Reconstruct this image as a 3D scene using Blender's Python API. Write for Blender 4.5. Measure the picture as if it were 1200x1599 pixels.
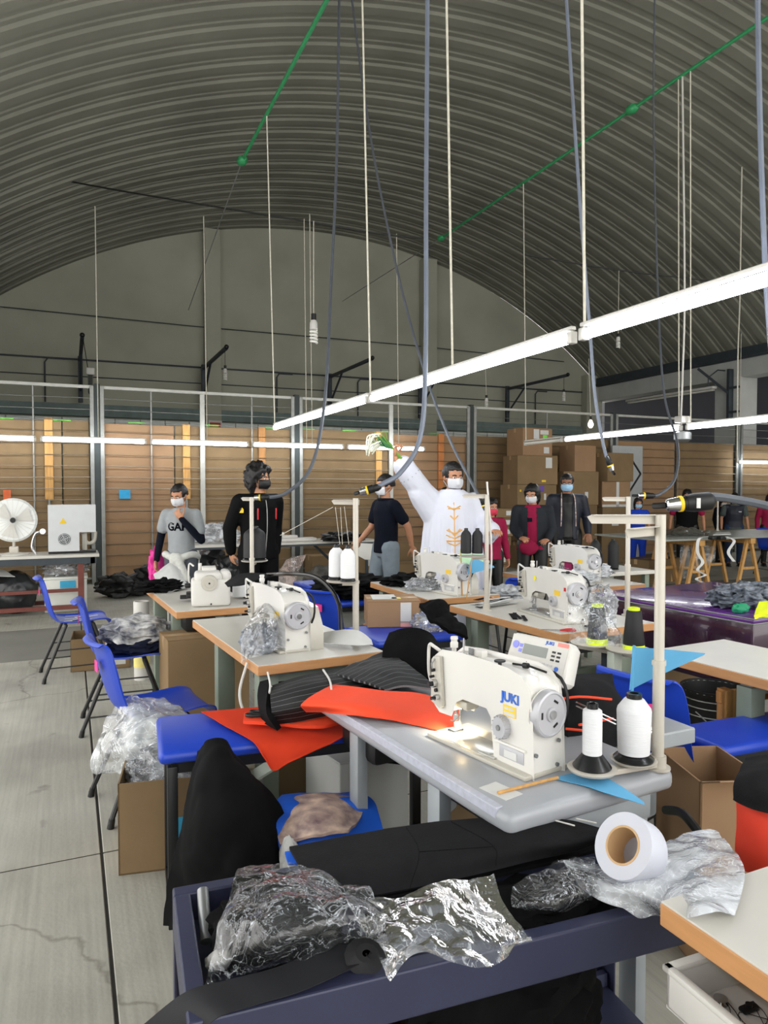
import bpy, bmesh, math, random
from mathutils import Vector, Matrix, noise, Quaternion
from mathutils.bvhtree import BVHTree
R = math.radians
random.seed(7)
for o in list(bpy.data.objects): bpy.data.objects.remove(o)
SC = bpy.context.scene; COL = SC.collection
# ------------------------------------------------------------------ camera
F = 1110.0; YAW = R(23.9); PITCH = R(1.78); CAMZ = 1.5
cd = bpy.data.cameras.new('camera'); cam = bpy.data.objects.new('camera', cd); COL.objects.link(cam)
cd.sensor_fit = 'HORIZONTAL'; cd.sensor_width = 36; cd.lens = F/1200*36; cd.clip_start = .05; cd.clip_end = 200
cam.location = (0, 0, CAMZ); cam.rotation_euler = (math.pi/2-PITCH, 0, -YAW); SC.camera = cam
# ------------------------------------------------------------------ world, exposure
w = bpy.data.worlds.new('world'); SC.world = w; w.use_nodes = True
bg = w.node_tree.nodes['Background']; bg.inputs[0].default_value = (1, .98, .95, 1); bg.inputs[1].default_value = 1.5
SC.view_settings.view_transform = 'Standard'; SC.view_settings.look = 'None'
SC.view_settings.gamma = 1; SC.view_settings.use_curve_mapping = False; SC.view_settings.exposure = 1.0
TUBE = 15.0
# ------------------------------------------------------------------ pixel -> place helpers
CM = Matrix.Rotation(-YAW, 3, 'Z') @ Matrix.Rotation(math.pi/2-PITCH, 3, 'X')
def ray(px, py): return CM @ Vector(((px-600)/F, -(py-799.5)/F, -1))
def PZ(px, py, z):
    r = ray(px, py); return Vector((0, 0, CAMZ)) + r*((z-CAMZ)/r.z)
def PD(px, py, d): return Vector((0, 0, CAMZ)) + ray(px, py)*d
def PY(px, py, Y):
    r = ray(px, py); return Vector((0, 0, CAMZ)) + r*(Y/r.y)
def PX(px, py, X):
    r = ray(px, py); return Vector((0, 0, CAMZ)) + r*(X/r.x)
def RD(r, d, z=0): return Vector((r*math.cos(YAW)+d*math.sin(YAW), -r*math.sin(YAW)+d*math.cos(YAW), z))
# ------------------------------------------------------------------ materials
def lin(h):
    h = h.lstrip('#'); c = [int(h[i:i+2], 16)/255 for i in (0, 2, 4)]
    return tuple(x/12.92 if x <= .04045 else ((x+.055)/1.055)**2.4 for x in c)+(1,)
MATS = {}
def M(name, col='#808080', rough=.5, metal=0, var=.12, scale=8, bump=0, bscale=40, stretch=None, emis=None, es=0, coat=0, col2=None, detail=4, sheen=0):
    if name in MATS: return MATS[name]
    m = bpy.data.materials.new(name); m.use_nodes = True; nt = m.node_tree; p = nt.nodes['Principled BSDF']
    p.inputs['Roughness'].default_value = rough; p.inputs['Metallic'].default_value = metal
    p.inputs['Coat Weight'].default_value = coat
    if rough >= .8: p.inputs['Specular IOR Level'].default_value = .15
    c = lin(col)
    tc = nt.nodes.new('ShaderNodeTexCoord'); mp = nt.nodes.new('ShaderNodeMapping')
    nt.links.new(tc.outputs['Object'], mp.inputs[0])
    if stretch: mp.inputs['Scale'].default_value = stretch
    if var:
        n = nt.nodes.new('ShaderNodeTexNoise'); n.inputs['Scale'].default_value = scale; n.inputs['Detail'].default_value = detail
        nt.links.new(mp.outputs[0], n.inputs['Vector'])
        cr = nt.nodes.new('ShaderNodeValToRGB'); nt.links.new(n.outputs[0], cr.inputs[0])
        cr.color_ramp.elements[0].position = .3; cr.color_ramp.elements[1].position = .7
        c2 = lin(col2) if col2 else tuple(min(1, x*(1+var)) for x in c[:3])+(1,)
        c1 = c if col2 else tuple(x*(1-var) for x in c[:3])+(1,)
        cr.color_ramp.elements[0].color = c1; cr.color_ramp.elements[1].color = c2
        nt.links.new(cr.outputs[0], p.inputs['Base Color'])
    else: p.inputs['Base Color'].default_value = c
    if bump:
        n2 = nt.nodes.new('ShaderNodeTexNoise'); n2.inputs['Scale'].default_value = bscale; n2.inputs['Detail'].default_value = 4
        nt.links.new(mp.outputs[0], n2.inputs['Vector'])
        b = nt.nodes.new('ShaderNodeBump'); b.inputs['Strength'].default_value = bump; b.inputs['Distance'].default_value = .01
        nt.links.new(n2.outputs[0], b.inputs['Height']); nt.links.new(b.outputs[0], p.inputs['Normal'])
    if emis:
        p.inputs['Emission Color'].default_value = lin(emis); p.inputs['Emission Strength'].default_value = es
    MATS[name] = m; return m
def stripes(name, c1, c2, scale, width=.1, rough=.7, axis=1):
    if name in MATS: return MATS[name]
    m = M(name, c1, rough, var=0); nt = m.node_tree; p = nt.nodes['Principled BSDF']
    uv = nt.nodes.new('ShaderNodeUVMap'); sx = nt.nodes.new('ShaderNodeSeparateXYZ'); nt.links.new(uv.outputs[0], sx.inputs[0])
    mu = nt.nodes.new('ShaderNodeMath'); mu.operation = 'MULTIPLY'; mu.inputs[1].default_value = scale
    fr = nt.nodes.new('ShaderNodeMath'); fr.operation = 'FRACT'
    lt = nt.nodes.new('ShaderNodeMath'); lt.operation = 'LESS_THAN'; lt.inputs[1].default_value = width
    mx = nt.nodes.new('ShaderNodeMix'); mx.data_type = 'RGBA'
    nt.links.new(sx.outputs[axis], mu.inputs[0]); nt.links.new(mu.outputs[0], fr.inputs[0]); nt.links.new(fr.outputs[0], lt.inputs[0])
    nt.links.new(lt.outputs[0], mx.inputs[0]); mx.inputs[6].default_value = lin(c1); mx.inputs[7].default_value = lin(c2)
    nt.links.new(mx.outputs[2], p.inputs['Base Color']); return m
def film(name, white=.25, tint='#dfe3e8', bump=.5, bscale=14):
    """clear plastic film: see-through, glossy creases, thin white lines painted on as crease highlights"""
    if name in MATS: return MATS[name]
    m = bpy.data.materials.new(name); m.use_nodes = True; nt = m.node_tree; nt.nodes.clear(); L = nt.links.new
    out = nt.nodes.new('ShaderNodeOutputMaterial'); tr = nt.nodes.new('ShaderNodeBsdfTransparent'); tr.inputs[0].default_value = (.97, .98, .99, 1)
    gl = nt.nodes.new('ShaderNodeBsdfGlossy'); gl.inputs['Roughness'].default_value = .10
    df = nt.nodes.new('ShaderNodeBsdfDiffuse'); df.inputs[0].default_value = lin(tint)
    tc = nt.nodes.new('ShaderNodeTexCoord')
    def nz(sc, dist, det=3):
        n = nt.nodes.new('ShaderNodeTexNoise'); n.inputs['Scale'].default_value = sc; n.inputs['Detail'].default_value = det; n.inputs['Distortion'].default_value = dist; L(tc.outputs['Object'], n.inputs['Vector']); return n.outputs[0]
    def mth(op, a, b=None, c=None):
        x = nt.nodes.new('ShaderNodeMath'); x.operation = op
        for k, v in enumerate((a, b, c)):
            if v is None: continue
            if isinstance(v, (int, float)): x.inputs[k].default_value = v
            else: L(v, x.inputs[k])
        return x.outputs[0]
    n1 = nz(bscale, 1.5, 5)
    b = nt.nodes.new('ShaderNodeBump'); b.inputs['Strength'].default_value = bump; b.inputs['Distance'].default_value = .02
    L(n1, b.inputs['Height']); L(b.outputs[0], gl.inputs['Normal'])
    def ridge(src, wd):
        r = nt.nodes.new('ShaderNodeMapRange'); r.inputs[1].default_value = 0; r.inputs[2].default_value = wd; r.inputs[3].default_value = 1; r.inputs[4].default_value = 0
        L(mth('ABSOLUTE', mth('SUBTRACT', src, .5)), r.inputs[0]); return r.outputs[0]
    r1 = ridge(nz(bscale*.8, 2.5), .018); r2 = ridge(nz(bscale*1.9, 1.2), .012)
    lines = mth('MULTIPLY', mth('ADD', r1, r2), .7)  # white diffuse streaks, painted highlights on the film
    cr = nt.nodes.new('ShaderNodeMapRange'); cr.inputs[1].default_value = .38; cr.inputs[2].default_value = .66
    cr.inputs[3].default_value = white*.25; cr.inputs[4].default_value = min(1, white*1.5); L(nz(bscale*.5, .8), cr.inputs[0])
    fac = nt.nodes.new('ShaderNodeClamp'); L(mth('ADD', cr.outputs[0], mth('MULTIPLY', lines, .45+white*.5)), fac.inputs[0])
    m1 = nt.nodes.new('ShaderNodeMixShader'); L(fac.outputs[0], m1.inputs[0]); L(tr.outputs[0], m1.inputs[1]); L(df.outputs[0], m1.inputs[2])
    fr = nt.nodes.new('ShaderNodeFresnel'); fr.inputs[0].default_value = 1.45; L(b.outputs[0], fr.inputs[1])
    ad = mth('MULTIPLY_ADD', fr.outputs[0], 1.5, .02)
    m2 = nt.nodes.new('ShaderNodeMixShader'); L(ad, m2.inputs[0]); L(m1.outputs[0], m2.inputs[1]); L(gl.outputs[0], m2.inputs[2])
    L(m2.outputs[0], out.inputs[0]); MATS[name] = m; return m
# ------------------------------------------------------------------ objects
def tag(o, label=None, cat=None, group=None, kind=None):
    if label: o['label'] = label
    if cat: o['category'] = cat
    if group: o['group'] = group
    if kind: o['kind'] = kind
    return o
def thing(name, label, cat, loc=(0, 0, 0), rz=0, group=None):
    o = bpy.data.objects.new(name, None); COL.objects.link(o); o.empty_display_size = .1
    o.location = loc; o.rotation_euler = (0, 0, rz); return tag(o, label, cat, group)
def copy_tree(o, parent=None):
    c = o.copy(); COL.objects.link(c); c.parent = parent
    for ch in list(o.children): copy_tree(ch, c)
    return c
def rotz(a): return Matrix.Rotation(a, 4, 'Z')
def T(x, y=None, z=None):
    return Matrix.Translation(Vector(x) if y is None else Vector((x, y, z)))
class B:
    def __init__(s): s.bm = bmesh.new(); s.uv = s.bm.loops.layers.uv.new('UVMap')
    def _x(s, vs, m):
        if m is not None: bmesh.ops.transform(s.bm, matrix=m, verts=vs)
    def box(s, c, d, m=None, bev=0, seg=2, rot=None):
        r = bmesh.ops.create_cube(s.bm, size=1); vs = r['verts']
        bmesh.ops.scale(s.bm, vec=d, verts=vs)
        if bev:
            es = list({e for v in vs for e in v.link_edges})
            g = bmesh.ops.bevel(s.bm, geom=es, offset=min(bev, min(d)*.49), segments=seg, profile=.5, affect='EDGES')
            vs = list({v for f in g['faces'] for v in f.verts} | {v for v in vs if v.is_valid})
        mm = T(c)
        if rot is not None: mm = mm @ rot.to_4x4() if hasattr(rot, 'to_4x4') else mm @ rotz(rot)
        if m is not None: mm = m @ mm
        s._x(vs, mm); return s
    def b2(s, lo, hi, bev=0, m=None, seg=2):
        return s.box([(a+b)/2 for a, b in zip(lo, hi)], [abs(b-a) for a, b in zip(lo, hi)], m, bev, seg)
    def loft(s, rings, caps=True, close=True):
        vr = [[s.bm.verts.new(p) for p in r] for r in rings]; n = len(vr[0])
        for a, b in zip(vr, vr[1:]):
            for i in range(n if close else n-1):
                j = (i+1) % n
                try: s.bm.faces.new((a[i], a[j], b[j], b[i]))
                except Exception: pass
        if caps and close:
            for r in (vr[0][::-1], vr[-1]):
                try: s.bm.faces.new(r)
                except Exception: pass
        return s
    def cyl(s, p0, p1, r0, r1=None, n=14, m=None):
        r1 = r0 if r1 is None else r1; p0 = Vector(p0); p1 = Vector(p1); q = (p1-p0).to_track_quat('Z', 'Y')
        rg = []
        for p, r in ((p0, r0), (p1, r1)):
            rg.append([(m @ (p+q @ Vector((r*math.cos(a), r*math.sin(a), 0)))) if m is not None else p+q @ Vector((r*math.cos(a), r*math.sin(a), 0)) for a in [2*math.pi*i/n for i in range(n)]])
        return s.loft(rg)
    def tube(s, pts, r, n=8, smooth=0, m=None, flat=None):
        pts = [Vector(p) for p in pts]
        if smooth: pts = crv(pts, smooth)
        rr = r if isinstance(r, (list, tuple)) else None
        rings = []; up = None
        for i, p in enumerate(pts):
            t = (pts[min(i+1, len(pts)-1)]-pts[max(i-1, 0)]).normalized()
            if up is None: up = t.orthogonal().normalized()
            up = (up-t*up.dot(t)); up = up.normalized() if up.length > 1e-6 else t.orthogonal().normalized()
            v = t.cross(up)
            ra = rr[min(len(rr)-1, int(i*len(rr)/len(pts)))] if rr else r
            fl = flat or 1
            ring = [p+up*math.cos(a)*ra+v*math.sin(a)*ra*fl for a in [2*math.pi*k/n for k in range(n)]]
            if m is not None: ring = [m @ q for q in ring]
            rings.append(ring)
        return s.loft(rings)
    def lathe(s, prof, n=20, m=None):
        rings = [[Vector((r*math.cos(a), r*math.sin(a), z)) for a in [2*math.pi*i/n for i in range(n)]] for r, z in prof]
        if m is not None: rings = [[m @ p for p in rg] for rg in rings]
        return s.loft(rings)
    def ball(s, c, r, sub=2, m=None, rot=None):
        g = bmesh.ops.create_icosphere(s.bm, subdivisions=sub, radius=1); vs = g['verts']
        r = (r, r, r) if not isinstance(r, (tuple, list)) else r
        mm = T(c)
        if rot is not None: mm = mm @ rot.to_4x4()
        mm = mm @ Matrix.Diagonal((*r, 1))
        if m is not None: mm = m @ mm
        s._x(vs, mm); return s
    def blob(s, c, r, sub=4, amp=.15, freq=3, seed=0, flat=None, m=None, rot=None, sharp=False):
        g = bmesh.ops.create_icosphere(s.bm, subdivisions=sub, radius=1)
        r = (r, r, r) if not isinstance(r, (tuple, list)) else r
        for v in g['verts']:
            q = v.co*freq+Vector((seed*7.3, seed*3.1, 0))
            k = (noise.turbulence(q, 3, sharp)-.45 if sharp else noise.fractal(q, 1, 2, 3))
            p = v.co*(1+amp*k); p = Vector((p.x*r[0], p.y*r[1], p.z*r[2]))
            if rot is not None: p = rot @ p
            p += Vector(c)
            if flat is not None and p.z < flat: p.z = flat + (p.z-flat)*.02
            v.co = (m @ p) if m is not None else p
        return s
    def prism(s, poly, d, m=None, layers=None):
        """poly in local XZ, depth along Y centred. layers: [(y, inset)]"""
        L = layers or [(-d/2, 0), (d/2, 0)]; n = len(poly); rings = []
        c = [Vector((p[0], p[1])) for p in poly]
        for y, ins in L:
            rg = []
            for i in range(n):
                a = c[i]-c[i-1]; b = c[(i+1) % n]-c[i]
                a = a.normalized() if a.length else a; b = b.normalized() if b.length else b
                nn = Vector((-(a.y+b.y), a.x+b.x)); nn = nn.normalized() if nn.length > 1e-5 else Vector((0, 0))
                q = c[i]+nn*ins; P = Vector((q.x, y, q.y)); rg.append(m @ P if m is not None else P)
            rings.append(rg)
        return s.loft(rings)
    def sheet(s, rows, nu=24, nv=24, thick=.003, amp=0, freq=6, seed=0, m=None, fold=0, crinkle=0):
        """surface through rows of control points (Catmull-Rom both ways)"""
        rows = [[Vector(p) for p in r] for r in rows]
        R1 = [crv(r, 0, nu) for r in rows]
        cols = [crv([R1[k][i] for k in range(len(R1))], 0, nv) for i in range(nu+1)]
        G = [[cols[i][j] for i in range(nu+1)] for j in range(nv+1)]
        N = [[None]*(nu+1) for _ in range(nv+1)]
        for j in range(nv+1):
            for i in range(nu+1):
                a = G[j][min(i+1, nu)]-G[j][max(i-1, 0)]; b = G[min(j+1, nv)][i]-G[max(j-1, 0)][i]
                n_ = a.cross(b); N[j][i] = n_.normalized() if n_.length > 1e-9 else Vector((0, 0, 1))
        V = []
        for j in range(nv+1):
            rw = []
            for i in range(nu+1):
                k = 0
                if amp:
                    q = G[j][i]*freq+Vector((seed*3.7, seed, seed*1.3)); k = amp*noise.fractal(q, 1, 2, 3)
                    if crinkle:
                        dd_, _p = noise.voronoi(q*.8+Vector((noise.noise(q*1.7), noise.noise(q*1.3+Vector((5, 5, 5))), 0))*.5); d2, _p = noise.voronoi(q*2.1+Vector((3, 1, 7))); k = k*.5+crinkle*(dd_[0]*1.5-.6)+crinkle*.4*(d2[0]-.4)
                    if fold: k += amp*fold*(1-abs(noise.noise(q*.7+Vector((9, 2, 1))))*3)
                p = G[j][i]+N[j][i]*k; rw.append(s.bm.verts.new(m @ p if m is not None else p))
            V.append(rw)
        def face(q, uvs):
            try:
                f = s.bm.faces.new(q)
                for l, u in zip(f.loops, uvs): l[s.uv].uv = u
            except Exception: pass
        V2 = None
        if thick:
            V2 = []
            for j in range(nv+1):
                V2.append([s.bm.verts.new(V[j][i].co-(m.to_3x3() @ N[j][i] if m is not None else N[j][i])*thick) for i in range(nu+1)])
        for j in range(nv):
            for i in range(nu):
                u = [(i/nu, j/nv), ((i+1)/nu, j/nv), ((i+1)/nu, (j+1)/nv), (i/nu, (j+1)/nv)]
                face((V[j][i], V[j][i+1], V[j+1][i+1], V[j+1][i]), u)
                if V2: face((V2[j+1][i], V2[j+1][i+1], V2[j][i+1], V2[j][i]), [u[3], u[2], u[1], u[0]])
        if V2:
            for i in range(nu):
                face((V2[0][i], V2[0][i+1], V[0][i+1], V[0][i]), [(i/nu, 0)]*4); face((V[nv][i], V[nv][i+1], V2[nv][i+1], V2[nv][i]), [(i/nu, 1)]*4)
            for j in range(nv):
                face((V[j][0], V[j+1][0], V2[j+1][0], V2[j][0]), [(0, j/nv)]*4); face((V2[j][nu], V2[j+1][nu], V[j+1][nu], V[j][nu]), [(1, j/nv)]*4)
        return s
    def build(s, name, mat, parent=None, smooth=True, label=None, fix=True, ang=40):
        if fix: bmesh.ops.recalc_face_normals(s.bm, faces=s.bm.faces)
        me = bpy.data.meshes.new(name); s.bm.to_mesh(me); s.bm.free()
        if smooth:
            me.polygons.foreach_set('use_smooth', [True]*len(me.polygons))
            me.set_sharp_from_angle(angle=R(ang))
        me.materials.append(mat if not isinstance(mat, str) else MATS[mat])
        o = bpy.data.objects.new(name, me); COL.objects.link(o); o.parent = parent; return o
def crv(p, k=0, n=0):
    """Catmull-Rom through p: k steps per span, or n samples in all (+1)"""
    p = [Vector(q) for q in p]
    if len(p) == 1: return [p[0].copy() for _ in range(n+1)]
    if n: ts = [i/n*(len(p)-1) for i in range(n+1)]
    else: ts = [i/k for i in range(k*(len(p)-1)+1)]
    out = []
    for t in ts:
        i = min(int(t), len(p)-2); f = t-i
        p0 = p[i-1] if i > 0 else 2*p[0]-p[1]; p1 = p[i]; p2 = p[i+1]; p3 = p[i+2] if i+2 < len(p) else 2*p[-1]-p[-2]
        out.append(.5*((2*p1)+(p2-p0)*f+(2*p0-5*p1+4*p2-p3)*f*f+(-p0+3*p1-3*p2+p3)*f**3))
    return out
def text(s, size, mat, parent, name='lettering', m=None, ext=.0006, align='CENTER', bold=0, sx=1, project=None, pdir=None):
    cu = bpy.data.curves.new(name, 'FONT'); cu.body = s; cu.size = size; cu.extrude = ext; cu.align_x = align; cu.align_y = 'CENTER'; cu.offset = bold; cu.resolution_u = 3
    t = bpy.data.objects.new('t', cu); COL.objects.link(t); dg = bpy.context.evaluated_depsgraph_get(); dg.update()
    me = bpy.data.meshes.new_from_object(t.evaluated_get(dg)); bpy.data.objects.remove(t)
    mm = (m if m is not None else Matrix.Identity(4)) @ Matrix.Diagonal((sx, 1, 1, 1)); me.transform(mm)
    if project is not None:
        pm = project.data; bv = BVHTree.FromPolygons([v.co for v in pm.vertices], [list(p.vertices) for p in pm.polygons])
        for v in me.vertices:
            h = bv.ray_cast(v.co-Vector(pdir)*.3, Vector(pdir))
            if h[0] is not None: v.co = h[0]-Vector(pdir)*.003
    me.materials.clear(); me.materials.append(MATS[mat] if isinstance(mat, str) else mat)
    o = bpy.data.objects.new(name, me); COL.objects.link(o); o.parent = parent; return o
def frame(o, x, y):
    """4x4 with origin o, local X along x, local Y towards y"""
    x = Vector(x).normalized(); z = x.cross(Vector(y)).normalized(); y = z.cross(x)
    return Matrix(((x.x, y.x, z.x, o[0]), (x.y, y.y, z.y, o[1]), (x.z, y.z, z.z, o[2]), (0, 0, 0, 1)))
def remesh(b, vox, sm=4, smf=.5):
    """one continuous skin out of the overlapping volumes in b -> new bmesh builder"""
    bmesh.ops.triangulate(b.bm, faces=b.bm.faces); bmesh.ops.recalc_face_normals(b.bm, faces=b.bm.faces)
    me = bpy.data.meshes.new('tmp'); b.bm.to_mesh(me); b.bm.free(); o = bpy.data.objects.new('tmp', me); COL.objects.link(o)
    r = o.modifiers.new('r', 'REMESH'); r.mode = 'VOXEL'; r.voxel_size = vox
    if sm: q = o.modifiers.new('s', 'SMOOTH'); q.factor = smf; q.iterations = sm
    dg = bpy.context.evaluated_depsgraph_get(); dg.update(); m2 = bpy.data.meshes.new_from_object(o.evaluated_get(dg))
    bpy.data.objects.remove(o); n = B(); n.bm.from_mesh(m2); return n
# ================================================================== materials used widely
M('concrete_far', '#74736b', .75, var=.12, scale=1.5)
M('vault', '#7c7c70', .75, .05, var=.16, scale=.8, bump=.15, bscale=30)
M('gable', '#a3a394', .9, var=.10, scale=.7, bump=.2, bscale=25)
M('gable_bay_shade', '#6a6b70', .9, var=.1, scale=.7)  # darker gable grey: shade of the unlit next bay put into the colour
M('plaster', '#b9bab6', .9, var=.08, scale=2)
M('dark_steel', '#3a4147', .6, .2, var=.15, scale=6)
M('band', '#6d7d7a', .7, var=.15, scale=4)
M('post_dark', '#39403f', .6, .3, var=.1); M('galv', '#8f908c', .45, .5, var=.12, scale=12)
M('rail_white', '#b9b9b2', .5, .2, var=.06); M('wire', '#8d8474', .4, .7, var=.1)
M('card', '#867053', .85, var=.09, scale=3, bump=.08, bscale=60); M('card_dark', '#7a664b', .85, var=.1, scale=3)
M('card_light', '#9a7c5f', .85, var=.08, scale=3); M('card_inside', '#a37a50', .9, var=.1, scale=4)
M('pine', '#c49556', .7, var=.2, scale=4, stretch=(12, 12, 1)); M('pine_dark', '#a5743f', .7, var=.2, scale=5, stretch=(10, 10, 1)); M('orange_board', '#c07840', .7, var=.15, scale=4)
M('tile_white', '#dfe4df', .5, var=.06); M('green_paint', '#2f8f57', .5, .1, var=.12, scale=8); M('neon_green', '#7de052', .7, var=.1)
M('tube_on', '#ffffff', .5, var=0, emis='#f4f8ff', es=TUBE); M('tube_off', '#e2e2da', .4, var=.03); M('white_metal', '#cbc9c2', .4, .1, var=.04)
M('cord', '#cfcbbb', .8, var=.12, scale=30); M('cable', '#50555c', .55, var=.1, scale=10); M('cable_blue', '#6a7280', .5, var=.1, scale=10); M('black', '#0b0b0c', .5, var=.2, scale=9)
M('black_gloss', '#101011', .22, var=.1); M('chrome', '#c8c8c8', .2, 1, var=.05); M('yellow', '#e8c21c', .5, var=.05); M('white', '#d2d0ca', .5, var=.03); M('paper', '#cfcfcc', .8, var=.04)
M('red', '#c02428', .6, var=.08); M('steelgrey', '#8c8e8e', .4, .6, var=.1)
# ---- concrete floor: broom streaks, stains, hairline cracks
def concrete():
    m = M('concrete', '#96958b', .62, var=.0); nt = m.node_tree; p = nt.nodes['Principled BSDF']; L = nt.links.new
    tc = nt.nodes.new('ShaderNodeTexCoord')
    def nz(sc, det=5, vec=None, dist=0):
        n = nt.nodes.new('ShaderNodeTexNoise'); n.inputs['Scale'].default_value = sc; n.inputs['Detail'].default_value = det; n.inputs['Distortion'].default_value = dist
        L(vec or tc.outputs['Object'], n.inputs['Vector']); return n
    def ramp(src, a, ca, b, cb):
        r = nt.nodes.new('ShaderNodeValToRGB'); L(src, r.inputs[0]); e = r.color_ramp.elements
        e[0].position = a; e[0].color = ca; e[1].position = b; e[1].color = cb; return r
    def mul(a, b, f=1, bt='MULTIPLY'):
        x = nt.nodes.new('ShaderNodeMix'); x.data_type = 'RGBA'; x.blend_type = bt; x.inputs[0].default_value = f
        L(a, x.inputs[6]); L(b, x.inputs[7]); return x.outputs[2]
    base = ramp(nz(1.3).outputs[0], .3, lin('#96948a'), .72, lin('#b0aea2'))
    mp = nt.nodes.new('ShaderNodeMapping'); mp.inputs['Scale'].default_value = (60, 1.5, 1); L(tc.outputs['Object'], mp.inputs[0])
    streak = ramp(nz(1, 4, mp.outputs[0]).outputs[0], .3, (.86, .86, .85, 1), .7, (1.06, 1.06, 1.05, 1))
    c = mul(base.outputs[0], streak.outputs[0])
    spot = ramp(nz(5, 3, None, .5).outputs[0], .24, (.45, .44, .42, 1), .33, (1, 1, 1, 1)); c = mul(c, spot.outputs[0], .7)
    stain = ramp(nz(1.9, 2).outputs[0], .3, (.7, .7, .7, 1), .48, (1, 1, 1, 1)); c = mul(c, stain.outputs[0], .6)
    v = nt.nodes.new('ShaderNodeTexVoronoi'); v.feature = 'DISTANCE_TO_EDGE'; v.inputs['Scale'].default_value = .45
    dn = nz(2.2, 5); ad = nt.nodes.new('ShaderNodeMix'); ad.data_type = 'RGBA'; ad.inputs[0].default_value = .35; L(tc.outputs['Object'], ad.inputs[6]); L(dn.outputs[1], ad.inputs[7]); L(ad.outputs[2], v.inputs['Vector'])
    cr = ramp(v.outputs[0], 0.0008, (.5, .49, .47, 1), .0025, (1, 1, 1, 1)); c = mul(c, cr.outputs[0], .75)
    L(c, p.inputs['Base Color'])
    b = nt.nodes.new('ShaderNodeBump'); b.inputs['Strength'].default_value = .12; b.inputs['Distance'].default_value = .01; L(nz(60).outputs[0], b.inputs['Height']); L(b.outputs[0], p.inputs['Normal'])
    rr = nt.nodes.new('ShaderNodeMapRange'); rr.inputs[3].default_value = .42; rr.inputs[4].default_value = .75; L(nz(2.3).outputs[0], rr.inputs[0]); L(rr.outputs[0], p.inputs['Roughness'])
concrete()
# ================================================================== floor (slabs with open joints)
fl = B().b2((-2.9, -5, -.2), (24, 18.3, -.003)).build('floor', M('joint', '#2e2c28', .9), smooth=False); tag(fl, kind='structure')
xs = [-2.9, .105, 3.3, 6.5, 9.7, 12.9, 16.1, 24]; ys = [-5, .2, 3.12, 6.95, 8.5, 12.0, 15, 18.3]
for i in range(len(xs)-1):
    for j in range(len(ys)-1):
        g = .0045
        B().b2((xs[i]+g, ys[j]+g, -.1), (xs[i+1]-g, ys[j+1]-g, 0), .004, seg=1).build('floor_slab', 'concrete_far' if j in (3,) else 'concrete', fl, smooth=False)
# ================================================================== vault, gable, side walls
XC, ZC, RV, SP = 6.4, -5.11, 13.41, 4.87; A0 = math.asin(8.96/RV)
def arc(a, r=RV): return XC+r*math.sin(a), ZC+r*math.cos(a)
bv = B(); ys_ = []; per = .46; y = -5.0
while y < 18.0:
    ys_ += [(y, 0), (y+.085, 0), (y+.10, .016), (y+.125, .016), (y+.14, 0), (y+.21, 0), (y+.235, .036), (y+.40, .036), (y+.425, 0)]; y += per
ys_.append((18.0, 0)); NA = 64; gridv = []
for yy, dz in ys_:
    gridv.append([bv.bm.verts.new((arc(-A0+2*A0*i/NA, RV-dz)[0], yy, arc(-A0+2*A0*i/NA, RV-dz)[1])) for i in range(NA+1)])
for a, b in zip(gridv, gridv[1:]):
    for i in range(NA): bv.bm.faces.new((a[i], b[i], b[i+1], a[i+1]))
vault = bv.build('ceiling', 'vault', smooth=False); tag(vault, kind='structure')
gp = [(-2.56, 0)]+[arc(-A0+2*A0*i/40) for i in range(41)]+[(15.36, 0)]
wb = B().prism(gp, .25, T(0, 18.13, 0)).build('wall_back', 'gable', smooth=False); tag(wb, kind='structure')
for x0, x1 in ((3.09, 3.47), (9.06, 9.48), (14.75, 15.36), (-2.56, -2.2)):
    xm = (x0+x1)/2; top = ZC+math.sqrt(RV**2-(xm-XC)**2)
    B().b2((x0, 17.72, 0), (x1, 18.0, top-.06), .01).build('pilaster', 'gable', wb, smooth=False)
B().b2((-2.5, 17.85, 3.2), (14.7, 18.0, 3.48), .01).build('steel_band', 'band', wb, smooth=False)
for k in range(30): # pale block course under the steel band
    x = -2.4+k*.57; B().b2((x, 17.93, 2.82), (x+.55, 18.0, 3.17), .008, seg=1).build('block', 'tile_white', wb, smooth=False)
B().tube([(-2.4, 17.95, 4.5), (15, 17.95, 4.56)], .02, 6).build('conduit', 'dark_steel', wb)
B().tube([(-2.4, 17.97, 4.12), (15, 17.97, 4.15)], .012, 6).build('conduit', 'dark_steel', wb)
for x in (-.05, 5.35, 7.6, 13.4):
    B().tube([(x, 17.94, 4.5), (x-.35, 17.94, 4.5), (x-.42, 17.94, 4.4), (x-.42, 17.94, 3.5)], .018, 6).build('conduit', 'dark_steel', wb)
B().tube([(-2, 17.9, 5.55), (3, 17.9, 5.5), (9, 17.9, 5.52), (14, 17.9, 5.45)], .012, 5).build('conduit', 'dark_steel', wb)
B().box((3.3, 17.7, 3.1), (.34, .05, .2), bev=.005).build('fire_sign', 'paper', wb); B().box((3.3, 17.67, 3.09), (.26, .02, .12)).build('sign_print', 'red', wb)
wl = B().b2((-2.9, 9.2, -.1), (-2.6, 18.2, 4.9)).b2((-2.9, .8, 3.8), (-2.6, 9.2, 4.9)).b2((-2.9, -5, -.1), (-2.6, .8, 4.9)).build('wall_left', 'plaster', smooth=False); tag(wl, kind='structure')
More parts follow.
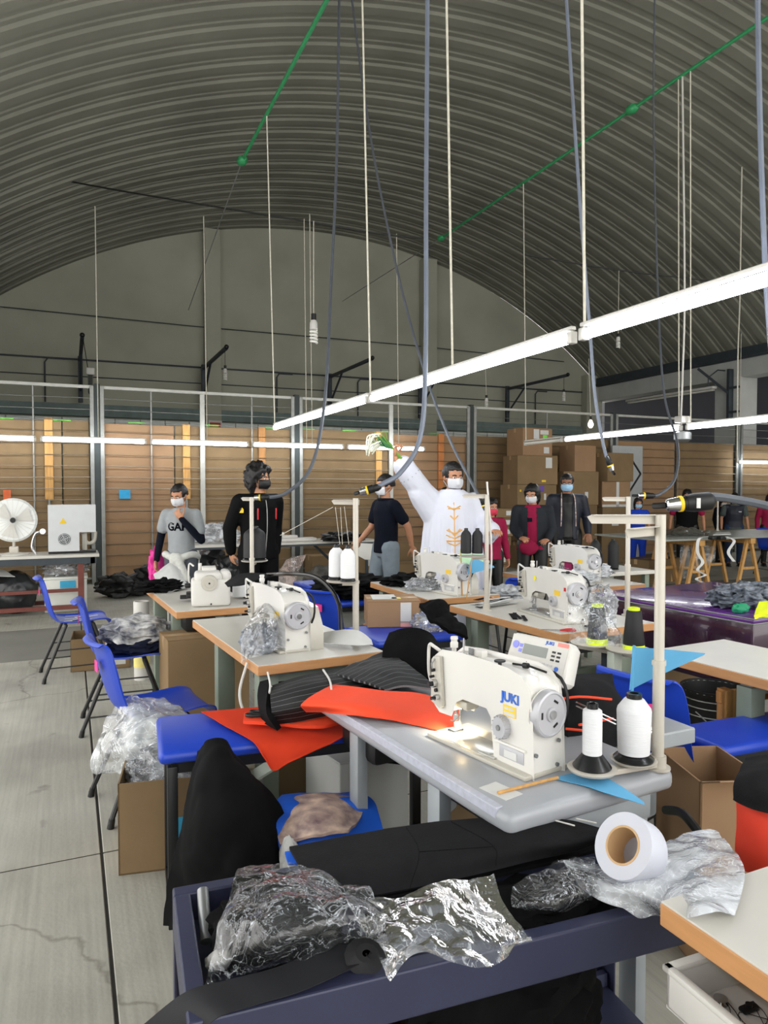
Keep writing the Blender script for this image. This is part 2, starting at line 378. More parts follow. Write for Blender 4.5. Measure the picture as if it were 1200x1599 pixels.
# right side: eave channel, beam and columns, next bay behind
wr = B().b2((15.2, -5, 4.28), (15.7, 18, 4.72), .01).build('wall_right', 'plaster', smooth=False); tag(wr, kind='structure')
B().b2((15.1, -5, 4.72), (15.55, 18, 4.98), .01).b2((15.02, -5, 4.74), (15.1, 18, 4.78)).build('eave_channel', 'dark_steel', wr, smooth=False)
for yc in (12.9, 7.6, 2.4, -2.8): B().b2((15.15, yc-.38, 0), (15.75, yc+.38, 4.3), .015).build('column', 'plaster', wr, smooth=False)
n = B().b2((15.7, 18, -.1), (24, 18.25, 6.6)).b2((23.8, -5, -.1), (24, 18.2, 6.6)).build('wall_far_bay', 'gable_bay_shade', smooth=False); tag(n, kind='structure')
n = B().b2((15.3, -5, 6.4), (24, 18.2, 6.6)).build('ceiling_far_bay', 'gable_bay_shade', smooth=False); tag(n, kind='structure')
n = B().b2((15.36, 17.9, 4.9), (15.5, -5, 6.6)).build('wall_clerestory', 'gable_bay_shade', smooth=False); tag(n, kind='structure')
# ================================================================== steel arms on the gable wall
M('bulb_glass', '#efeee6', .3, var=.03)
def cfl(parent, m, s=1.0, mat='bulb_glass'):
    B().cyl((0, 0, 0), (0, 0, -.05*s), .02*s, m=m).build('lamp_holder', 'black', parent)
    B().lathe([(.02*s, -.05*s), (.03*s, -.07*s), (.032*s, -.12*s), (.02*s, -.125*s)], 14, m).build('lamp_base', 'white', parent)
    pts = [Vector((math.cos(a)*.026*s, math.sin(a)*.026*s, -(.125+.1*a/(8*math.pi))*s)) for a in [k*math.pi/5 for k in range(41)]]
    B().tube(pts, .009*s, 6, m=m).build('spiral_tube', mat, parent)
armlab = ['steel wall arm carrying a tube lamp, leftmost on the gable wall', 'steel wall arm with a small hanging bulb left of the pilaster', 'long steel wall arm crossing above the end of the lit tube row', 'steel wall arm beside the middle pilaster behind the priest', 'steel wall arm with strut left of the corner bulb']
for k, (x, L_) in enumerate(((.27, 2.9), (3.04, 2.9), (6.3, 3.0), (8.96, 2.9), (11.83, 2.9))):
    t = thing('wall_arm', armlab[k], 'bracket', (x, 17.72, 3.5), 0, 'steel arms along the gable wall')
    B().b2((-.05, -.03, 0), (.05, .06, 1.05), .008).build('back_plate', 'dark_steel', t)
    B().b2((-.035, -L_+.15, .93), (.035, 0, 1.0), .008).build('arm_bar', 'dark_steel', t)
    B().tube([(0, 0, .25), (0, -.9, .93)], .028, 6).build('strut', 'dark_steel', t)
    B().ball((0, -L_+.14, .98), .05, 2).build('end_cap', 'black', t)
    if k in (1, 4):
        B().tube([(0, -L_+.3, .93), (0, -L_+.3, .62)], .006, 5).build('bulb_wire', 'black', t); cfl(t, T(0, -L_+.3, .62), 1.35)
    if k == 0:
        B().tube([(.02, -L_+.3, .93), (.14, -1.5, .42)], .008, 5).build('bulb_wire', 'black', t)
        B().cyl((.16, -1.9, .42), (.2, -.3, .2), .05, n=12).build('tube_lamp', 'steelgrey', t); B().box((.16, -1.95, .42), (.16, .09, .14), bev=.02).build('lamp_end', 'white', t)
t = thing('strip_light', 'unlit strip light hung under the side beam beside the column', 'lamp', (14.6, 14.3, 4.0), R(0))
B().b2((-.08, -1.5, 0), (.08, 1.5, .06), .01).build('housing', 'white_metal', t); B().cyl((-.03, -1.45, -.03), (-.03, 1.45, -.03), .018).build('tube', 'tube_off', t); B().cyl((.04, -1.45, -.03), (.04, 1.45, -.03), .018).build('tube', 'tube_off', t)
B().tube([(0, -1.3, .06), (0, -1.3, .3), (.3, -1.32, .5), (.55, -1.32, .5)], .015, 6).build('hanger', 'dark_steel', t)
t = thing('column_bracket', 'dark steel bracket bolted on the side column', 'bracket', (15.02, 12.75, 3.3))
B().b2((-.03, -.04, -.1), (.12, .04, 1.2), .005).build('back_plate', 'dark_steel', t); B().tube([(0, 0, .6), (-.5, .5, 1.25)], .035, 6).build('strut', 'dark_steel', t)
for z in (.1, .7): B().b2((-.04, -.3, z), (.04, -.04, z+.05)).build('peg', 'dark_steel', t)
# ================================================================== wire mesh cage with cardboard behind
cg = thing('wire_cage', 'long wire mesh cage backed with brown cardboard across the hall', 'fence', (0, 12.2, 0))
posts = [-3.2+.0, .42, 3.70, 7.28, 10.87, 14.71, 18.4]; mull = [-.49, 1.24, 2.06, 2.90, 5.54, 9.1, 12.76, 16.6]
for x in posts:
    B().b2((x-.045, -.05, 0), (x+.045, .05, 3.18), .006).build('post', 'post_dark', cg, smooth=False)
    for s in (-.075, .075): B().b2((x+s-.03, -.06, 0), (x+s+.03, -.02, 3.14), .004, seg=1).build('post_edge', 'galv', cg, smooth=False)
for x in mull: B().b2((x-.012, -.03, 0), (x+.012, -.01, 3.1), .003, seg=1).build('mullion', 'galv', cg, smooth=False)
for x in (2.06, 5.54): B().b2((x-.04, -.04, 0), (x+.04, .0, 3.1), .004, seg=1).build('mullion', 'rail_white', cg, smooth=False)
for a, b in zip(posts, posts[1:]):
    B().b2((a+.05, -.04, 3.10), (b-.05, .0, 3.15), .006).build('top_rail', 'rail_white', cg, smooth=False)
    B().b2((a+.05, -.02, .08), (b-.05, .0, .11)).build('bottom_rail', 'galv', cg, smooth=False)
    for k in range(1, 17):
        z = .10+k*.178; s = random.uniform(-.012, .012)
        B().tube([(a+.1, -.035, z), ((a+b)/2, -.035, z+s-.008), (b-.1, -.035, z)], .0055, 5).build('wire', 'wire' if k < 14 else 'galv', cg)
cw = [(-3.1, -.1), (-.08, .3), (.5, 1.6), (1.62, 3.6), (3.8, 5.5), (5.52, 7.2), (7.36, 8.9), (8.92, 10.8), (10.95, 12.7), (12.78, 14.6), (14.8, 16.6), (16.6, 18.3)]
for k, (a, b) in enumerate(cw):
    z1 = 2.58+random.uniform(-.03, .03); h = (.05, 1.25+random.uniform(-.2, .2), z1)
    for z0, zz in ((h[0], h[1]), (h[1]+.006, h[2])):
        B().b2((a, .02+.012*(k % 2), z0), (b, .05+.012*(k % 2), zz), .004, seg=1).build('cardboard_sheet', ['card', 'card_dark', 'card_light'][k % 3] if k != 6 else 'card', cg, smooth=False)
for x, m_, z0, z1 in ((-.28, 'pine', 1.35, 2.62), (1.95-.06, 'pine', 1.35, 2.6), (3.08, 'pine_dark', 1.35, 2.6), (5.3, 'pine', 1.5, 2.6), (6.62, 'orange_board', 1.45, 2.6)):
    if m_ == 'pine' and x > 1.5 and x < 2.5: x = 1.80
    B().b2((x-.06, -.015, z0), (x+.06, .012, z1), .005).build('wooden_board', m_, cg, smooth=False)
    B().tube([(x, -.01, z0), (x, -.01, .3)], .018, 6).build('board_pole', 'galv', cg)
for x in (-.9, -.1, 1.0, 2.2, 3.2, 3.9, 4.7, 5.4, 6.5):
    B().b2((x-.12, -.01, 2.58), (x+.14, .07, 2.6)).build('green_tape', 'neon_green', cg, smooth=False)
B().box((.82, -.045, 1.43), (.17, .006, .14)).build('blue_tag', M('tag_blue', '#2f9fd0', .7), cg, smooth=False)
B().box((-.86, -.045, 1.42), (.1, .006, .16)).build('orange_tag', M('tag_orange', '#dc6a3a', .7), cg, smooth=False)
# ================================================================== green roof rods with nodes
for name, lab, x, y0, y1, nodes in (('roof_rod', 'left green roof rod ending in a green knot', 2.2, -4.9, 9.7, (9.7,)), ('roof_rod', 'right green roof rod running to the far knot', 6.72, -4.9, 12.4, (12.4, 7.25))):
    t = thing(name, lab, 'rod', (x, 0, 5.95 if x < 3 else 6.42), 0, 'green roof rods')
    B().tube([(0, y0, .1), (0, 2, 0), (0, y1, 0)], .022, 7).build('rod', 'green_paint', t)
    for yn in nodes: B().blob((0, yn, 0), (.075, .11, .06), 2, .2, 2).build('knot', 'green_paint', t)
    yy = 14.5 if x < 3 else 17.9; B().tube([(0, y1, 0), (0, yy, -.9 if x < 3 else .1)], .008, 5).build('stay_wire', 'galv', t)
# ================================================================== lit tube rows
def row(label, segs, cords, loc, axis='Y', group='rows of hanging tube lights', dead=()):
    t = thing('tube_light_row', label, 'lamp', loc, 0, group)
    def P(u, v=0, z=0): return (v, u, z) if axis == 'Y' else (u, v, z)
    for k, (a, b) in enumerate(segs):
        lo = P(a+.02, -.016, .036); hi = P(b-.02, .016, .056); B().b2(lo, hi, .004, seg=1).build('housing', 'white_metal', t)
        B().cyl(P(a+.06), P(b-.06), .026, n=14).build('tube', 'tube_off' if k in dead else 'tube_on', t)
        for u in (a+.035, b-.035): B().box(P(u), (.04, .04, .06), bev=.005).build('tube_holder', 'white_metal', t)
    for u, v, z in cords: B().tube([P(u, 0, .05), P(u, v*.5, z*.5), P(u, v, z)], .0075, 6).build('hanging_cord', 'cord', t)
    return t
row('lit tube row hanging diagonally across the picture, nearest the viewer', [(8.44, 5.45), (5.45, 2.82), (2.80, .4), (.38, -2.1), (-2.12, -4.6)][0:5] and [(5.45, 8.44), (2.82, 5.43), (.4, 2.80), (-2.1, .38), (-4.6, -2.12)], [(8.4, -.08, 3.7), (5.42, -.08, 3.7), (4.05, -.08, 3.7), (2.76, -.08, 3.74), (.4, -.08, 3.74), (-2.1, -.08, 3.74)], (2.28, 0, 2.25))
row('lit tube row on the right with an unlit front tube', [(8.7, 9.7), (6.42, 8.68), (4.0, 6.38), (1.6, 3.98), (-.8, 1.58)], [(9.65, -.08, 4.17), (6.48, -.08, 4.17), (6.3, -.08, 4.17), (4.0, -.08, 4.2), (1.6, -.08, 4.22)], (6.8, 0, 2.25), dead=(0,))
row('lit tube row running along the front of the wire cage', [(-3.0, -.42), (-.4, 1.14), (1.16, 2.76), (2.78, 4.45), (4.47, 6.05)], [(.42, .15, 3.6), (2.06, .15, 3.7), (3.75, .1, 3.9), (5.5, .1, 3.9), (3.85, .1, 4.0)], (0, 11.75, 2.25), 'X')
row('short lit tube at the far right in front of the cage', [(14.34, 16.7)], [(14.4, 0, 3.0), (16.6, 0, 2.4)], (0, 11.9, 2.15), 'X')
row('unseen tube row added above the left aisle to brighten the floor', [(-4.5, -2.1), (-2.08, .3), (.32, 2.7), (2.72, 5.1), (5.12, 7.5)], [(-2.1, 0, 3), (.3, 0, 3), (2.7, 0, 3), (5.1, 0, 3), (7.4, 0, 3)], (-1.35, 0, 2.75))  # out of view, added to throw light on the left and middle floor
t = thing('junction_box', 'white junction box and grey transformer on the right tube row', 'electrical box', (6.8, 6.42, 2.33))
B().box((0, 0, .02), (.16, .12, .08), bev=.01).build('box_body', 'white_metal', t); B().lathe([(.05, -.12), (.1, -.14), (.1, -.22), (.06, -.25)], 16).build('transformer', 'steelgrey', t); B().tube([(0, .03, .05), (.04, .05, .6), (0, 0, 1.6), (-.08, 0, 4.1)], .012, 6, 6).build('feed_cord', 'white_metal', t)
# bulbs
M('bulb_on', '#ffffff', .4, var=0, emis='#ffe2b0', es=9)
def hang(label, p, top, s, lit=False):
    t = thing('hanging_bulb', label, 'light bulb', p); B().tube([(0, 0, 0), (top[0]-p[0], top[1]-p[1], top[2]-p[2])], .006, 5).build('bulb_wire', 'cord', t)
    if lit:
        B().cyl((0, 0, 0), (0, 0, -.07), .022).build('lamp_holder', 'black', t); B().lathe([(.016, -.07), (.03, -.1), (.05, -.15), (.05, -.18), (.03, -.22), (.004, -.23)], 16).build('bulb', 'bulb_on', t)
    else: cfl(t, Matrix.Identity(4), s)
    return t
hang('white spiral bulb hanging high above the black jacket person', PD(490, 490, 9.4), PD(490, 345, 9.6), 1.7)
hang('white spiral bulb behind the joint of the near tube row', PD(966, 521, 14), PD(967, 422, 14), 1.25)
hang('glowing bulb hanging beside the stack of cartons', PD(923, 650, 14), PD(920, 560, 14.2), 1, True)
hang('small unlit bulb hanging above the cage by the corner arm', PD(760, 617, 15), PD(758, 560, 15.3), 1.2)
# dark span wire the cords hang from
n = B().tube([PD(-60, 250, 12), PD(150, 291, 12), PD(320, 320, 12.1), PD(480, 346, 12.4), PD(600, 366, 12.8), PD(665, 372, 13)], .014, 6, 4).build('span_wire', 'black'); tag(n, 'black span wire sagging high across the left of the vault', 'wire')
n = B().tube([PD(820, 398, 14), PD(967, 422, 14), PD(1130, 442, 14), PD(1260, 470, 14)], .013, 6, 4).build('span_wire', 'black'); tag(n, 'black span wire high on the right behind the near tube row', 'wire')
# ================================================================== sewing tables
M('laminate', '#cbc8bf', .35, var=.05, scale=3); M('wood_edge', '#c08c5a', .5, var=.1, scale=6, stretch=(1, 1, 8)); M('grey_top', '#9da0a5', .3, var=.05, scale=3)
M('sage', '#7c8779', .5, .1, var=.1, scale=5); M('sage_light', '#b5bdb0', .5, .1, var=.06, scale=5); M('leg_grey', '#9aa0a4', .45, .2, var=.06); M('tape_blue', '#7fa2e8', .6, var=.05); M('ruler', '#b4b7c4', .4, var=.1, scale=60)
def sewing_table(label, loc, rz, wd=.6, ln=1.22, style='wood', legs=((.1, .2), (.1, 1.0)), group='sewing tables', leg='sage'):
    t = thing('sewing_table', label, 'table', loc, rz, group)
    H = .76
    if style == 'wood':
        B().b2((.0, 0, H-.045), (wd, ln, H-.003), .003, seg=1).build('edge_band', 'wood_edge', t, smooth=False)
        B().b2((.002, .002, H-.004), (wd-.002, ln-.002, H), .001, seg=1).build('tabletop', 'laminate', t, smooth=False)
    else:
        B().b2((0, 0, H-.055), (wd, ln, H), .018, seg=4).build('tabletop', 'grey_top', t)
        B().b2((.03, .03, H-.13), (wd-.03, .07, H-.055), .01).b2((wd-.07, .03, H-.13), (wd-.03, ln-.03, H-.055), .01).build('apron', 'leg_grey', t)
    for a, b in legs:
        for x in (.07, wd-.1):
            B().b2((x-.045, b-.035, .09), (x+.045, b+.035, H-.06 if style == 'wood' else H-.13), .006).build('leg', leg, t)
            B().b2((x-.03, b-.025, H-.12), (x+.03, b+.025, H-.045)).build('leg_inner', 'leg_grey', t)
        B().b2((.0, b-.03, .035), (wd-.02, b+.03, .095), .008).build('foot_bar', leg, t)
        B().b2((.06, b-.02, H-.1), (wd-.06, b+.02, H-.05)).build('cross_bar', leg, t)
        for x in (.03, wd-.06): B().cyl((x, b, 0), (x, b, .04), .022).build('foot', 'black', t)
    b0, b1 = legs[0][1], legs[-1][1]
    B().b2((wd*.62, b0, .24), (wd*.62+.03, b1, .3), .004).build('stretcher', leg, t)
    pd = B().box((0, 0, 0), (.24, .4, .012), bev=.004, m=T(wd*.3, ln*.5, .14) @ Matrix.Rotation(R(14), 4, 'Y')).build('pedal', 'sage_light', t)
    B().tube([(wd*.62, ln*.5, .27), (wd*.36, ln*.5, .2), (wd*.3, ln*.5, .16)], .008, 6).build('pedal_rod', 'steelgrey', t)
    mo = B().cyl((wd*.55, ln*.42, H-.17), (wd*.55, ln*.62, H-.17), .075, n=18).build('motor', 'black', t)
    B().b2((wd*.15, ln*.1, H-.15), (wd*.5, ln*.3, H-.045), .01).build('under_tray', 'black', t)
    return t
def tp(t, x, y, z=.76):
    return Matrix.Translation(t.location) @ rotz(t.rotation_euler.z) @ Vector((x, y, z))
tA = sewing_table('wood-edged sewing table in the left row, second from the viewer', (.717, 2.927, 0), R(4), .60, 1.2, legs=((.1, .1), (.1, .78)))
tB = sewing_table('wood-edged sewing table at the far end of the left row', (.586, 4.44, 0), R(3), .52, 1.17, legs=((.1, .3), (.1, 1.0)))
tC = sewing_table('wood-edged sewing table in front of the priest', (2.208, 4.256, 0), R(0), .58, 1.0, legs=((.1, .2), (.1, .85)))
tD = sewing_table('wood-edged sewing table covered in paper strips in the middle row', (2.301, 2.952, 0), R(4), .69, 1.04, legs=((.1, .15), (.1, .8)))
tE = sewing_table('wood-edged sewing table in the right row near the purple table', (3.548, 4.28, 0), R(-1), .6, 1.13, legs=((.1, .2), (.1, .9)))
tF = sewing_table('bare wood-edged sewing table at the right edge over a pallet', (2.53, 1.27, 0), R(4), .52, 1.22, legs=((.1, .15), (.1, .76)))
tH = sewing_table('bare wood-edged sewing table corner, bottom right nearest the viewer', (.985, -.25, 0), R(1), .6, 1.20, legs=((.1, .2), (.1, .85)))
tJ = sewing_table('light grey sewing table with rounded rim under the nearest machine', (.903, 1.335, 0), R(5.5), .56, 1.08, 'grey', legs=(), leg='leg_grey') if False else None
t = tJ = thing('sewing_table', 'light grey sewing table with rounded rim under the nearest machine', 'table', (.903, 1.335, 0), R(5.5), 'sewing tables')
B().b2((0, 0, .705), (.56, 1.08, .76), .02, seg=4).build('tabletop', 'grey_top', t)
B().b2((.03, .03, .63), (.53, .07, .705), .01).b2((.49, .03, .63), (.53, 1.05, .705), .01).build('apron', 'leg_grey', t)
for x, y in ((.05, .36), (.49, .075), (.05, .84), (.49, .9)): B().b2((x-.02, y-.03, 0), (x+.02, y+.03, .70), .004).build('leg', 'leg_grey', t)
B().b2((.03, .82, .06), (.51, .88, .1)).build('foot_bar', 'leg_grey', t)
B().b2((-.001, .05, .735), (.0215, 1.05, .7612), .002).build('ruler_tape', 'ruler', t, smooth=False)
tk = [B().b2((-.0015, .1+k*.05, .745), (-.0005, .102+k*.05, .757)) for k in range(0)]
B().b2((.0, .93, .7605), (.3, .985, .7612)).build('blue_tape_strip', 'tape_blue', t, smooth=False)
B().box((.07, .12, .7606), (.06, .09, .0012), rot=R(8)).build('white_sticker', 'paper', t, smooth=False)
B().b2((.06, .75, .6), (.3, 1.0, .70), .02).build('under_tray', 'black', t)
B().cyl((.3, .45, .58), (.3, .65, .58), .08, n=18).build('motor', 'black', t)
tG = thing('sewing_table', 'grey sewing table end behind the nearest machine, under a blue chair', 'table', (1.46, 1.60, 0), R(1), 'sewing tables')
B().b2((0.13, 0, .715), (.31, .98, .76), .003).build('edge_band', 'leg_grey', tG, smooth=False); B().b2((.13, .002, .757), (.308, .978, .762), .001).build('tabletop', M('grey_light', '#a4a6a8', .35, var=.04), tG, smooth=False)
for x, y in ((.2, .2), (.2, .85)): B().b2((x-.04, y-.03, 0), (x+.04, y+.03, .715), .004).build('leg', 'sage', tG)
# pedals seen under tables, hand wheel pulley
# ================================================================== sewing machine
M('cream', '#dad8d2', .28, var=.03, scale=4, coat=.3); M('cream2', '#bcb8ac', .35, var=.04, coat=.2); M('wheel_grey', '#b6b6ba', .35, .15, var=.04); M('logo_blue', '#2c66c8', .5, var=0); M('label_yellow', '#f0c83a', .5, var=0)
M('screen', '#7f857f', .2, var=.05); M('button_blue', '#8b8ff0', .5, var=0)
def machine(label, loc, rz, hero=False, wheel_big=True, panel=False):
    t = thing('sewing_machine', label, 'sewing machine', loc, rz, 'industrial sewing machines')
    # body silhouette in XZ (needle end at -x, hand wheel at +x), y = depth
    pr = [(.245, .0), (.245, .06), (.245, .17), (.235, .225), (.205, .25), (.15, .262), (.05, .262), (-.10, .262), (-.20, .255), (-.235, .235), (-.245, .20), (-.245, .13), (-.235, .10),
          (-.215, .088), (-.158, .088), (-.150, .105), (-.135, .135), (-.09, .155), (.0, .162), (.045, .155), (.078, .13), (.094, .08), (.10, .0)]
    pr = [(x, z) for x, z in pr][::-1]
    lay = [(-.062, .016), (-.060, .008), (-.054, .002), (-.045, 0), (.045, 0), (.054, .002), (.060, .008), (.062, .016)]
    b = B().prism(pr, .1, layers=lay); bmesh.ops.triangulate(b.bm, faces=[f for f in b.bm.faces if len(f.verts) > 4], ngon_method='EAR_CLIP')
    for v in b.bm.verts:
        if v.co.x < .12:
            k = max(0, min(1, (.12-v.co.x)/.12)); k = k*k*(3-2*k); v.co.y *= 1-.22*k
            if v.co.x < -.12: v.co.y *= .97
        if v.co.z < .10 and v.co.x > .09: v.co.x += (.1-v.co.z)*.12*(1 if v.co.x > .2 else -.1)
    b.build('machine_body', 'cream', t, ang=30)
    B().b2((-.235, -.088, -.001), (.26, .088, .012), .004).build('bed', 'cream2', t)
    B().b2((-.21, -.075, .012), (.06, .03, .0135), .001).b2((.02, -.07, .0135), (.10, -.062, .017)).build('slide_plate', M('plate', '#c9c9c4', .25, .5, var=.03), t)
    B().cyl((-.19, -.0, .0135), (-.19, .0, .0155), .028, n=20).build('needle_plate', 'chrome', t)
    B().cyl((-.19, 0, .10), (-.19, 0, .05), .0045).cyl((-.19, 0, .05), (-.19, 0, .018), .0015).box((-.19, 0, .055), (.012, .012, .018)).build('needle_bar', 'chrome', t)
    B().cyl((-.185, .014, .11), (-.185, .014, .03), .0045).build('presser_bar', 'chrome', t)
    B().b2((-.206, -.018, .016), (-.176, .02, .021), .003).b2((-.197, -.004, .021), (-.183, .02, .04), .002).build('presser_foot', 'steelgrey', t)
    B().prism([(-.25, .105), (-.247, .235), (-.235, .246), (-.20, .25), (-.185, .10), (-.2, .09)][::-1], .012, T(0, -.055, 0)).build('face_plate', 'cream2', t)
    for x, z, r_ in ((-.222, .165, .013), (-.205, .125, .009)):
        B().cyl((x, -.06, z), (x, -.078, z), r_).build('tension_disc', 'chrome', t); B().cyl((x, -.078, z), (x, -.092, z), r_*.6).build('tension_knob', 'black', t)
    B().cyl((-.228, -.062, .205), (-.228, -.075, .205), .005).build('guide_screw', 'black', t); B().cyl((-.232, -.062, .185), (-.232, -.078, .185), .004).build('guide_screw', 'black', t); B().cyl((-.214, -.062, .145), (-.214, -.07, .145), .006).build('guide_screw', 'black', t)
    B().tube([(-.225, -.04, .262), (-.232, -.062, .278), (-.245, -.068, .283), (-.256, -.066, .262), (-.258, -.064, .2), (-.25, -.06, .165), (-.238, -.058, .162)], .0055, 8, 5).build('lever_guard', 'white', t)
    B().tube([(-.228, -.06, .24), (-.23, -.072, .226), (-.228, -.07, .2)], .003, 6).build('take_up_lever', 'steelgrey', t)
    B().cyl((-.2, 0, .25), (-.2, 0, .275), .008).lathe([(.0135, .272), (.014, .286), (.011, .29), (.011, .296), (.0135, .299), (.012, .306), (.004, .307)], 16, T(-.2, 0, 0)).build('pressure_knob', 'white', t)
    B().cyl((-.12, -.02, .26), (-.12, -.02, .315), .0022).cyl((-.12, -.02, .26), (-.12, -.02, .266), .012).build('guide_pin', 'chrome', t)
    B().b2((-.115, .005, .26), (-.055, .03, .282), .004).build('winder_block', 'white', t); B().b2((-.118, -.002, .264), (-.098, .004, .284)).build('winder_plate', 'steelgrey', t)
    for x in (-.16, -.07): B().cyl((x, -.01, .262), (x, -.01, .264), .009).build('oil_cap', 'steelgrey', t)
    B().cyl((.055, -.012, .262), (.055, -.012, .272), .006).cyl((.055, -.012, .272), (.055, -.012, .276), .018).build('winder_wheel', 'black', t)
    B().tube([(.08, .02, .266), (.16, .02, .272), (.22, .03, .265)], .0035, 6).cyl((.13, .02, .27), (.15, .02, .272), .008).build('winder_rod', 'black', t)
    # stitch dial, label, logo
    dl = T(.132, -.060, .112)
    d = B(); d.cyl((0, 0, 0), (0, -.022, 0), .032, .029, 28, dl).build('stitch_dial', 'wheel_grey', t)
    for k in range(16):
        a = k*math.pi/8; d.__init__(); d.box((math.cos(a)*.031, -.011, math.sin(a)*.031), (.006, .02, .003), dl, rot=Matrix.Rotation(-a, 3, 'Y')); d.build('dial_rib', 'wheel_grey', t) if hero else d.bm.free()
    B().cyl((0, -.022, 0), (0, -.026, 0), .008, m=dl).build('dial_screw', 'steelgrey', t)
    B().box((.16, -.0625, .160), (.058, .001, .030)).build('yellow_label', 'label_yellow', t, smooth=False)
    if hero: B().box((.16, -.0632, .152), (.048, .0008, .009)).box((.147, -.0632, .1665), (.018, .0008, .007)).box((.17, -.0632, .1665), (.022, .0008, .007)).build('label_print', 'paper', t, smooth=False)
    text('JUKI', .036 if hero else .03, 'logo_blue', t, 'brand_lettering', frame((.163 if hero else .05, -.0632 if hero else -.0505, .196), (1, 0, 0), (0, 0, 1)), bold=.0011, sx=1.2)
    # hand wheel
    wz = .166 if wheel_big else .17; wr_ = .063 if wheel_big else .042
    wm = T(.262, 0, wz) @ Matrix.Rotation(R(90), 4, 'Y')
    B().lathe([(.05, -.04), (wr_, -.022), (wr_+.003, -.014)], 32, wm).build('wheel_housing', 'cream', t)
    B().lathe([(wr_, -.014), (wr_+.001, 0), (wr_-.002, .012), (wr_-.007, .015), (wr_-.010, .011), (.02, .010), (.018, .016), (.006, .017)], 36, wm).build('hand_wheel', 'wheel_grey', t)
    B().cyl((0, 0, .014), (0, 0, .022), .012, m=wm).build('wheel_hub', 'chrome', t)
    for k in range(3):
        a = k*2.094+.5; B().box((math.cos(a)*.036, math.sin(a)*.036, .0112), (.006, .018, .002), wm @ T(0, 0, 0), rot=a).build('wheel_slot', 'black', t)
    for y, z in ((-.045, .06), (.045, .085), (.04, .02)): B().cyl((.255, y, z), (.262, y, z), .0055).build('screw', 'steelgrey', t)
    # bottom box, knee lifter housing, reverse lever
    B().b2((.115, -.064, .028), (.225, -.060, .062), .002).build('recess_plate', 'wheel_grey', t); B().b2((.095, -.070, .064), (.235, -.058, .072), .003).build('reverse_lever', 'cream', t)
    B().b2((.14, -.066, .032), (.195, -.063, .052)).build('rating_plate', 'paper', t, smooth=False)
    B().b2((-.155, -.035, .100), (-.085, .02, .128), .008).build('lamp_head', 'cream2', t)
    B().tube([(-.11, -.03, .108), (-.10, -.05, .09), (-.12, -.055, .07), (-.15, -.05, .064)], .0015, 5, 4).build('wire_guide', 'steelgrey', t)
    B().tube([(.2, .05, .05), (.25, .085, .15), (.22, .09, .24), (.1, .06, .27)], .005, 6, 4).build('machine_cable', 'black', t)
    return t
_hz = R(10.5-90); hero = machine('largest sewing machine with blue brand lettering and grey hand wheel', PZ(712, 1147, .761)-Vector((math.cos(_hz), math.sin(_hz), 0))*(-.19*.82), _hz, True); hero.scale = (.82, .93, .97)
sc = 1.0
# lamp of the machine (the lit spot at the needle)
ml = bpy.data.lights.new('needle_lamp', 'SPOT'); ml.energy = 6; ml.color = (1, .86, .6); ml.spot_size = R(115); ml.spot_blend = .8; ml.shadow_soft_size = .012
lo = bpy.data.objects.new('needle_lamp', ml); COL.objects.link(lo); lo.parent = hero; lo.location = (-.14, -.02, .097); lo.rotation_euler = (R(12), R(22), 0)
B().b2((-.155, -.032, .0985), (-.125, -.008, .1005)).build('lamp_lens', M('lens_on', '#ffffff', .3, var=0, emis='#ffe0a0', es=14), hero)
# operation panel behind the hero machine
cp = thing('control_panel', 'white machine control panel with small grey screen', 'control panel', tp(tJ, .40, .35, .76), R(5.5-90)); cp.scale = (.95, .95, .95)
B().cyl((.0, .03, 0), (.0, .03, .17), .012).b2((-.03, .0, 0), (.03, .06, .01), .003).build('panel_post', 'cream2', cp)
pm = T(0, 0, .25) @ rotz(R(8)) @ Matrix.Rotation(R(-22), 4, 'X')
pp = [(-.125, -.062), (-.115, .055), (-.105, .068), (.105, .068), (.118, .055), (.125, -.05), (.115, -.064), (-.115, -.075)][::-1]
B().prism(pp, .03, pm, layers=[(-.020, .008), (-.017, .003), (-.01, 0), (.02, 0), (.035, .006)]).build('panel_case', 'cream', cp, ang=30)
pf = pm @ T(0, -.0208, 0)
B().box((0, 0, .012), (.222, .001, .10), pf).build('panel_face', 'white', cp, smooth=False); B().box((-.01, -.001, .022), (.095, .0012, .032), pf).build('screen', 'screen', cp, smooth=False)
B().cyl((-.09, -.001, .03), (-.09, -.003, .03), .012, m=pf).build('button', 'button_blue', cp)
for x in (-.068,):
    for z in (.03, .014): B().box((x, -.0012, z), (.012, .0016, .011), pf).build('button', 'button_blue', cp, smooth=False)
for z in (.03, .018, .006):
    for x in (.062, .082): B().box((x, -.0012, z), (.013, .0016, .006), pf).build('key', 'black', cp, smooth=False)
for x in range(8): B().box((-.04+x*.0145, -.0012, -.012), (.010, .0012, .006), pf).build('key', 'wheel_grey', cp, smooth=False)
for x in range(6): B().box((-.01+x*.0145, -.0012, -.026), (.010, .0012, .006), pf).build('key', 'wheel_grey', cp, smooth=False)
B().cyl((.085, -.001, -.018), (.085, -.003, -.018), .007, m=pf).build('button', 'logo_blue', cp)
B().box((.09, -.0014, .056), (.04, .0012, .012), pf).build('warning_strip', M('salmon', '#f08a80', .5, var=0), cp, smooth=False)
text('JUKI', .014, 'logo_blue', cp, 'brand_lettering', pf @ frame((.04, -.0012, .054), (1, 0, 0), (0, 0, 1)), bold=.0004, sx=1.2)
